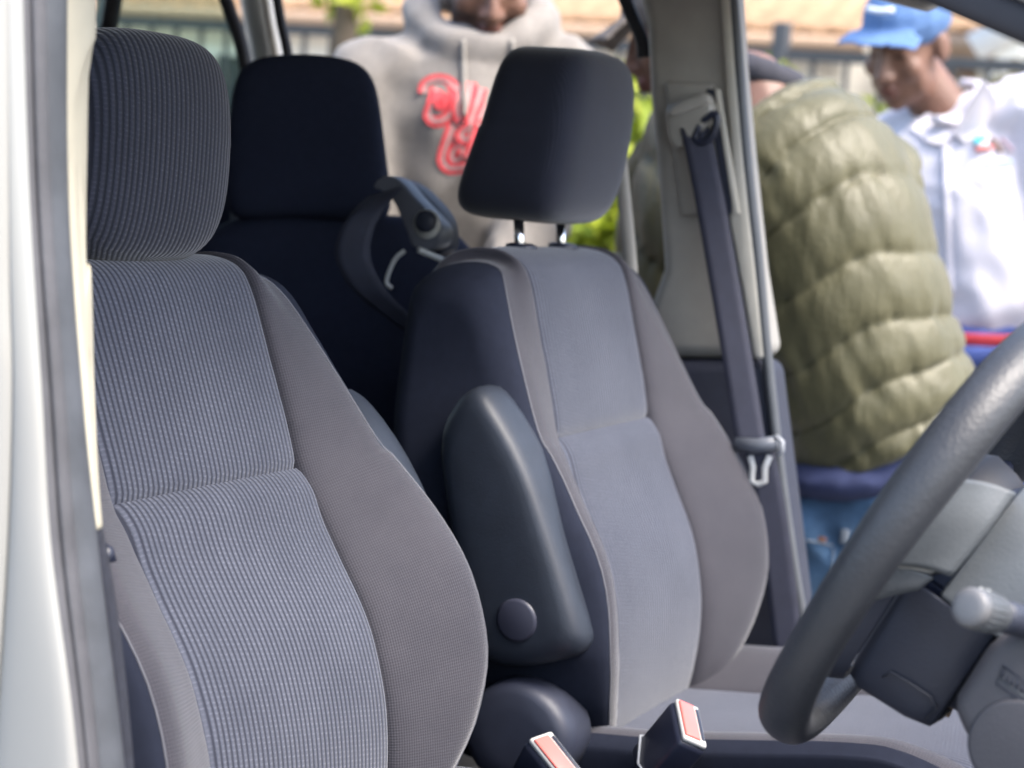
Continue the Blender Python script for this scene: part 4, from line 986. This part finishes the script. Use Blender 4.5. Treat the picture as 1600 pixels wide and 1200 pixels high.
tube('chest_emblem', [on_shirt(*q) for q in catmull([(1522, 226), (1528, 218), (1540, 214)], 8)], [.005, .007, .008, .009, .008, .007, .005, .003], plain('cyan_thread', (.10, .50, .58), .8, .05, 40, 0), Cc, 8)
tube('chest_emblem', [on_shirt(*q) for q in catmull([(1522, 234), (1535, 231), (1550, 230)], 8)], [.004, .006, .006, .006, .007, .006, .005, .004], plain('red_thread', (.60, .18, .16), .8, .05, 40, 0), Cc, 8)
tube('chest_emblem', [on_shirt(*q) for q in catmull([(1548, 216), (1556, 226), (1564, 238)], 8)], .005, plain('brown_thread', (.22, .14, .11), .8, .05, 40, 0), Cc, 8)
tube('chest_emblem', [on_shirt(*q) for q in catmull([(1562, 216), (1574, 228), (1580, 236)], 8)], .004, plain('mauve_thread', (.40, .28, .33), .8, .05, 40, 0), Cc, 8)
tube('chest_emblem', [on_shirt(*q) for q in catmull([(1532, 254), (1555, 256), (1580, 252)], 8)], .003, plain('blue_thread', (.25, .38, .55), .8, .05, 40, 0), Cc, 8)
# belt and cap
wb = [J['hip']+V((0, 0, .055+.012*math.cos(t)))+HR*math.cos(t)*.212+HF*math.sin(t)*.182 for t in [2*math.pi*k/40 for k in range(41)]]
tube('belt', wb, .014, plain('red_belt', (.42, .025, .035), .6, .1, 40, 0), Cc, 10, cap=False, flat=.35, ref=tuple(V((.0, .0, 1)).cross(HR)))
wb2 = [p-V((0, 0, .036)) for p in wb]
tube('waistband', wb2, .024, M_NAVY, Cc, 10, cap=False, flat=.4, ref=tuple(V((.0, .0, 1)).cross(HR)))
M_BCAP = plain('blue_cap', (.085, .165, .33), .8, .08, 60, .0006)
hd = V(J['head']); cs = 1.05
fuse('cap', [p_ell(hd+F3 @ V((0, -.012, .064))*cs, (.094, .117, .080), F3)]+[p_cap(hd+F3 @ V((x, .080, .056+.008*(1-(x/.07)**2)))*cs, .006, hd+F3 @ V((x*1.1, .168-abs(x)*.55, .050+.014*(1-(x/.07)**2)))*cs, .005) for x in [(-.08+.0123*k) for k in range(14)]], .006, 3, M_BCAP, Cc)
tube('cap_emblem', [hd+F3 @ V((-.03+.01*k, .098-abs(k-3)*.003, .112))*cs for k in range(7)], .006, plain('white_thread', (.75, .78, .80), .8, .05, 40, 0), Cc, 8)

# ------------------------------------------------------------------ beyond: hedge, fence, houses
def leaf_mat(name, a, b_):
    mt, t, b = nodes_of(name)
    oi = t.nodes.new('ShaderNodeNewGeometry')
    t.links.new(ramp(t, oi.outputs['Random Per Island'], a, b_, 0.0, 1.0), b.inputs['Base Color'])
    b.inputs['Roughness'].default_value = .5
    tr = t.nodes.new('ShaderNodeBsdfTranslucent'); t.links.new(ramp(t, oi.outputs['Random Per Island'], a, b_, 0, 1), tr.inputs[0])
    mx = t.nodes.new('ShaderNodeMixShader'); mx.inputs[0].default_value = .4
    t.links.new(b.outputs[0], mx.inputs[1]); t.links.new(tr.outputs[0], mx.inputs[2])
    t.links.new(mx.outputs[0], t.nodes['Material Output'].inputs[0]); return mt
M_LIME = leaf_mat('lime_leaves', (.20, .27, .015), (.42, .45, .04))
M_LEAF = leaf_mat('green_leaves', (.06, .10, .02), (.16, .22, .04))
M_DRY = leaf_mat('olive_leaves', (.12, .11, .05), (.24, .21, .10))
M_BARK = plain('bark', (.10, .075, .05), .9, .3, 20, .004)
def foliage(name, label, base, blobs, n, size, mat, cat='shrub', trunk=None):
    o = empty(name, base, label, cat); rng = random.Random(int(base[0]*100)+n)
    vs = []; fs = []
    vols = [r[0]*r[1]*r[2] for c, r in blobs]; tot = sum(vols)
    for (c, r), vol in zip(blobs, vols):
        for _ in range(int(n*vol/tot)):
            d = V((rng.gauss(0, 1), rng.gauss(0, 1), rng.gauss(0, 1))).normalized(); rad = rng.random()**.33*(1+.18*noise.noise(d*2.5+V(c)))
            p = V(c)+V((d.x*r[0], d.y*r[1], d.z*r[2]))*rad
            nn = (d*.6+V((rng.uniform(-1, 1), rng.uniform(-1, 1), rng.uniform(-.2, 1)))).normalized(); t1 = nn.orthogonal().normalized(); t1.rotate(Matrix.Rotation(rng.uniform(0, 6.28), 3, nn)); t2 = nn.cross(t1)
            s_ = size*rng.uniform(.6, 1.3); k = len(vs)
            vs += [p-t1*s_, p+t2*s_*.45+nn*s_*.12, p+t1*s_, p-t2*s_*.45+nn*s_*.12]; fs.append((k, k+1, k+2, k+3))
    f = link('crown' if trunk else 'foliage', mesh_from('foliage', vs, fs), mat, o, smooth=False)
    if trunk:
        tube('trunk', trunk, [.09-.05*i/(len(trunk)-1) for i in range(len(trunk))], M_BARK, o, 10)
    else:
        for c, r in blobs[:5]: tube('stem', [(c[0], c[1], base[2]), (c[0]+.03, c[1]+.02, c[2]-r[2]*.3), (c[0], c[1], c[2]+r[2]*.4)], [.02, .014, .006], M_BARK, o, 7)
    return o
def gp(px, d, z):
    q = P(px, 300, d=d); return (q.x, q.y, z)
foliage('shrub', 'bright lime green hedge shrub showing between the passenger headrest and the far pillar', gp(960, 6.0, .1), [(gp(905, 6.0, .80), (.34, .30, .62)), (gp(985, 6.1, 1.15), (.30, .28, .58)), (gp(1040, 6.2, .9), (.34, .28, .75)), (gp(940, 6.0, 1.42), (.20, .18, .30))], 4200, .045, M_LIME)
foliage('shrub', 'small yellow green shrub behind the neck of the man in the olive jacket', gp(1190, 8.2, .1), [(gp(1190, 8.2, .9), (.22, .22, .85)), (gp(1195, 8.2, 1.75), (.12, .12, .16))], 1100, .045, M_LIME)
foliage('shrub', 'round green shrub under the brim of the blue cap', gp(1310, 8.0, .1), [(gp(1310, 8.0, .8), (.30, .28, .75)), (gp(1325, 8.0, 1.55), (.22, .2, .22))], 1400, .045, M_LIME)
foliage('shrub', 'dry olive shrub at the right edge behind the white shirt', gp(1580, 9.5, .1), [(gp(1580, 9.5, 1.1), (.55, .4, 1.0)), (gp(1640, 9.6, 1.6), (.45, .35, .55))], 1500, .06, M_DRY)
foliage('tree', 'slender yellow green tree at the top left beside the hoodie', gp(520, 9.0, .1), [(gp(515, 9.0, 2.35), (.34, .32, .42)), (gp(470, 9.2, 2.8), (.5, .45, .5)), (gp(560, 9.0, 2.9), (.4, .4, .5))], 1700, .055, M_LIME, 'tree', [gp(520, 9.0, .1), gp(515, 9.0, 1.2), gp(522, 9.0, 2.0), gp(512, 9.0, 2.7)])
foliage('shrub', 'pale green shrub beyond the rear quarter window', gp(250, 8.6, .1), [(gp(230, 8.6, .75), (.75, .4, .65)), (gp(320, 8.7, .7), (.6, .4, .6))], 1600, .05, M_LEAF)
# fence along the pavement
M_IRON = plain('grey_iron', (.05, .052, .056), .5, .15, 30, .0004)
FYY = 7.0
FEN = empty('fence', (-4, FYY, .1), 'grey iron railing fence in front of the houses', 'fence')
for z in (.35, 1.96): box('rail', (-5.5, FYY, z), (19.0, .045, .05), M_IRON, FEN)
pk = None
for i in range(120):
    x = -14.8+i*.155
    if i % 12 == 0: continue
    if pk is None:
        pk = box('picket', (0, 0, 0), (.020, .020, 1.62), M_IRON, FEN); me_pk = pk.data; pk.location = (x, FYY, 1.155); pk.matrix_parent_inverse = Matrix.Translation(-V(FEN.location)); continue
    o = bpy.data.objects.new('picket', me_pk); COL.objects.link(o); o.parent = FEN; o.matrix_parent_inverse = Matrix.Translation(-V(FEN.location)); o.location = (x, FYY, 1.155)
for i in range(0, 120, 12): box('post', (-14.8+i*.155, FYY, 1.10), (.07, .07, 2.0), M_IRON, FEN, bev=.006)
# houses
M_WALL = plain('cream_render', (.70, .66, .57), .9, .06, 4, .003, 60)
M_WALL2 = plain('white_render', (.74, .71, .64), .9, .05, 4, .003, 60)
M_TILE = plain('orange_roof_tile', (.56, .35, .20), .8, .2, 14, .004, 40)
M_FASC = plain('brown_fascia', (.36, .25, .17), .7, .1, 20, 0)
M_WHITE = plain('white_paint', (.78, .77, .75), .5, .04, 20, 0)
def pane_mat():
    mt, t, b = nodes_of('window_pane'); b.inputs['Base Color'].default_value = (.03, .04, .05, 1); b.inputs['Roughness'].default_value = .06; return mt
M_PANE = pane_mat()
def house(name, label, x0, x1, y0, wall, wins, gable):
    H = empty(name, ((x0+x1)/2, y0, .1), label, 'house')
    zb, ze = .1, 2.5
    # wall with window openings, built from piers, sills and lintels
    xs = [x0]
    for wx, ww in wins:
        box('wall_pier', ((xs[-1]+wx-ww/2)/2, y0, (zb+ze)/2), (wx-ww/2-xs[-1], .25, ze-zb), wall, H)
        box('wall_sill', (wx, y0, (zb+1.0)/2), (ww, .25, .9), wall, H); box('wall_lintel', (wx, y0, (2.15+ze)/2), (ww, .25, ze-2.15), wall, H)
        wn = box('window_frame', (wx-ww/2+.03, y0, 1.575), (.06, .16, 1.15), M_WHITE, H)
        for c_, s_ in (((wx+ww/2-.03, y0, 1.575), (.06, .16, 1.15)), ((wx, y0, 1.03), (ww-.12, .16, .06)), ((wx, y0, 2.12), (ww-.12, .16, .06)), ((wx, y0, 1.575), (.05, .12, 1.03))): box('window_frame', c_, s_, M_WHITE, H)
        for k in (-1, 1): box('window_pane', (wx+k*(ww/4-.02), y0+.01, 1.575), (ww/2-.10, .02, 1.02), M_PANE, H)
        box('window_sill', (wx, y0-.16, .985), (ww+.12, .14, .05), M_WHITE, H, bev=.008)
        xs.append(wx+ww/2)
    box('wall_pier', ((xs[-1]+x1)/2, y0, (zb+ze)/2), (x1-xs[-1], .25, ze-zb), wall, H)
    box('side_wall', (x0-.01, y0+4, (zb+ze)/2), (.25, 7.7, ze-zb), wall, H); box('side_wall', (x1+.01, y0+4, (zb+ze)/2), (.25, 7.7, ze-zb), wall, H)
    box('back_wall', ((x0+x1)/2, y0+8, (zb+ze)/2), (x1-x0, .25, ze-zb), wall, H)
    # roof with raised tile courses
    ov = .45; rows = []
    n = int((x1-x0+2*ov)/.11)
    me_v = []
    for i in range(n+1):
        x = x0-ov+(x1-x0+2*ov)*i/n; b_ = .035*(i % 2)
        me_v.append([V((x, y0-ov, 2.44+b_)), V((x, y0+1.7, 3.50+b_)), V((x, y0+4, 4.62+b_)), V((x, y0+6.3, 3.50+b_)), V((x, y0+8.45, 2.44+b_))])
    grid('roof', me_v, M_TILE, H, thick=.06)
    box('fascia', ((x0+x1)/2, y0-ov+.02, 2.36), (x1-x0+2*ov, .035, .16), M_FASC, H)
    tube('gutter', [(x0-ov, y0-ov-.05, 2.40), (x1+ov, y0-ov-.05, 2.40)], .05, M_FASC, H, 10)
    for gx in gable:                                     # porch gable with white barge boards on columns
        pv = prism('porch_roof', [(gx-1.5, 2.42), (gx, 3.35), (gx+1.5, 2.42), (gx+1.4, 2.34), (gx, 3.22), (gx-1.4, 2.34)], XZ, y0-1.5, y0+1.5, M_TILE, H)
        prism('barge_board', [(gx-1.55, 2.36), (gx, 3.32), (gx+1.55, 2.36), (gx+1.45, 2.22), (gx, 3.10), (gx-1.45, 2.22)], XZ, y0-1.56, y0-1.502, M_WHITE, H)
        for k in (-1.25, 1.25): box('porch_column', (gx+k, y0-1.4, 1.25), (.26, .26, 2.25), wall, H, bev=.02)
house('house', 'cream house with orange tiled roof and white barge boards behind the blue cap', -1.9, 7.5, 12.0, M_WALL, [(-.9, .9), (1.2, 1.0), (3.4, 1.1), (5.6, 1.1)], [-.2])
house('house', 'long white house with orange roof and brown fascia behind the hoodie', -17.5, -3.3, 12.6, M_WALL2, [(-16, 1.1), (-13.4, 1.1), (-11.2, 1.0), (-8.6, 1.1), (-6.2, 1.0), (-4.4, .8)], [])
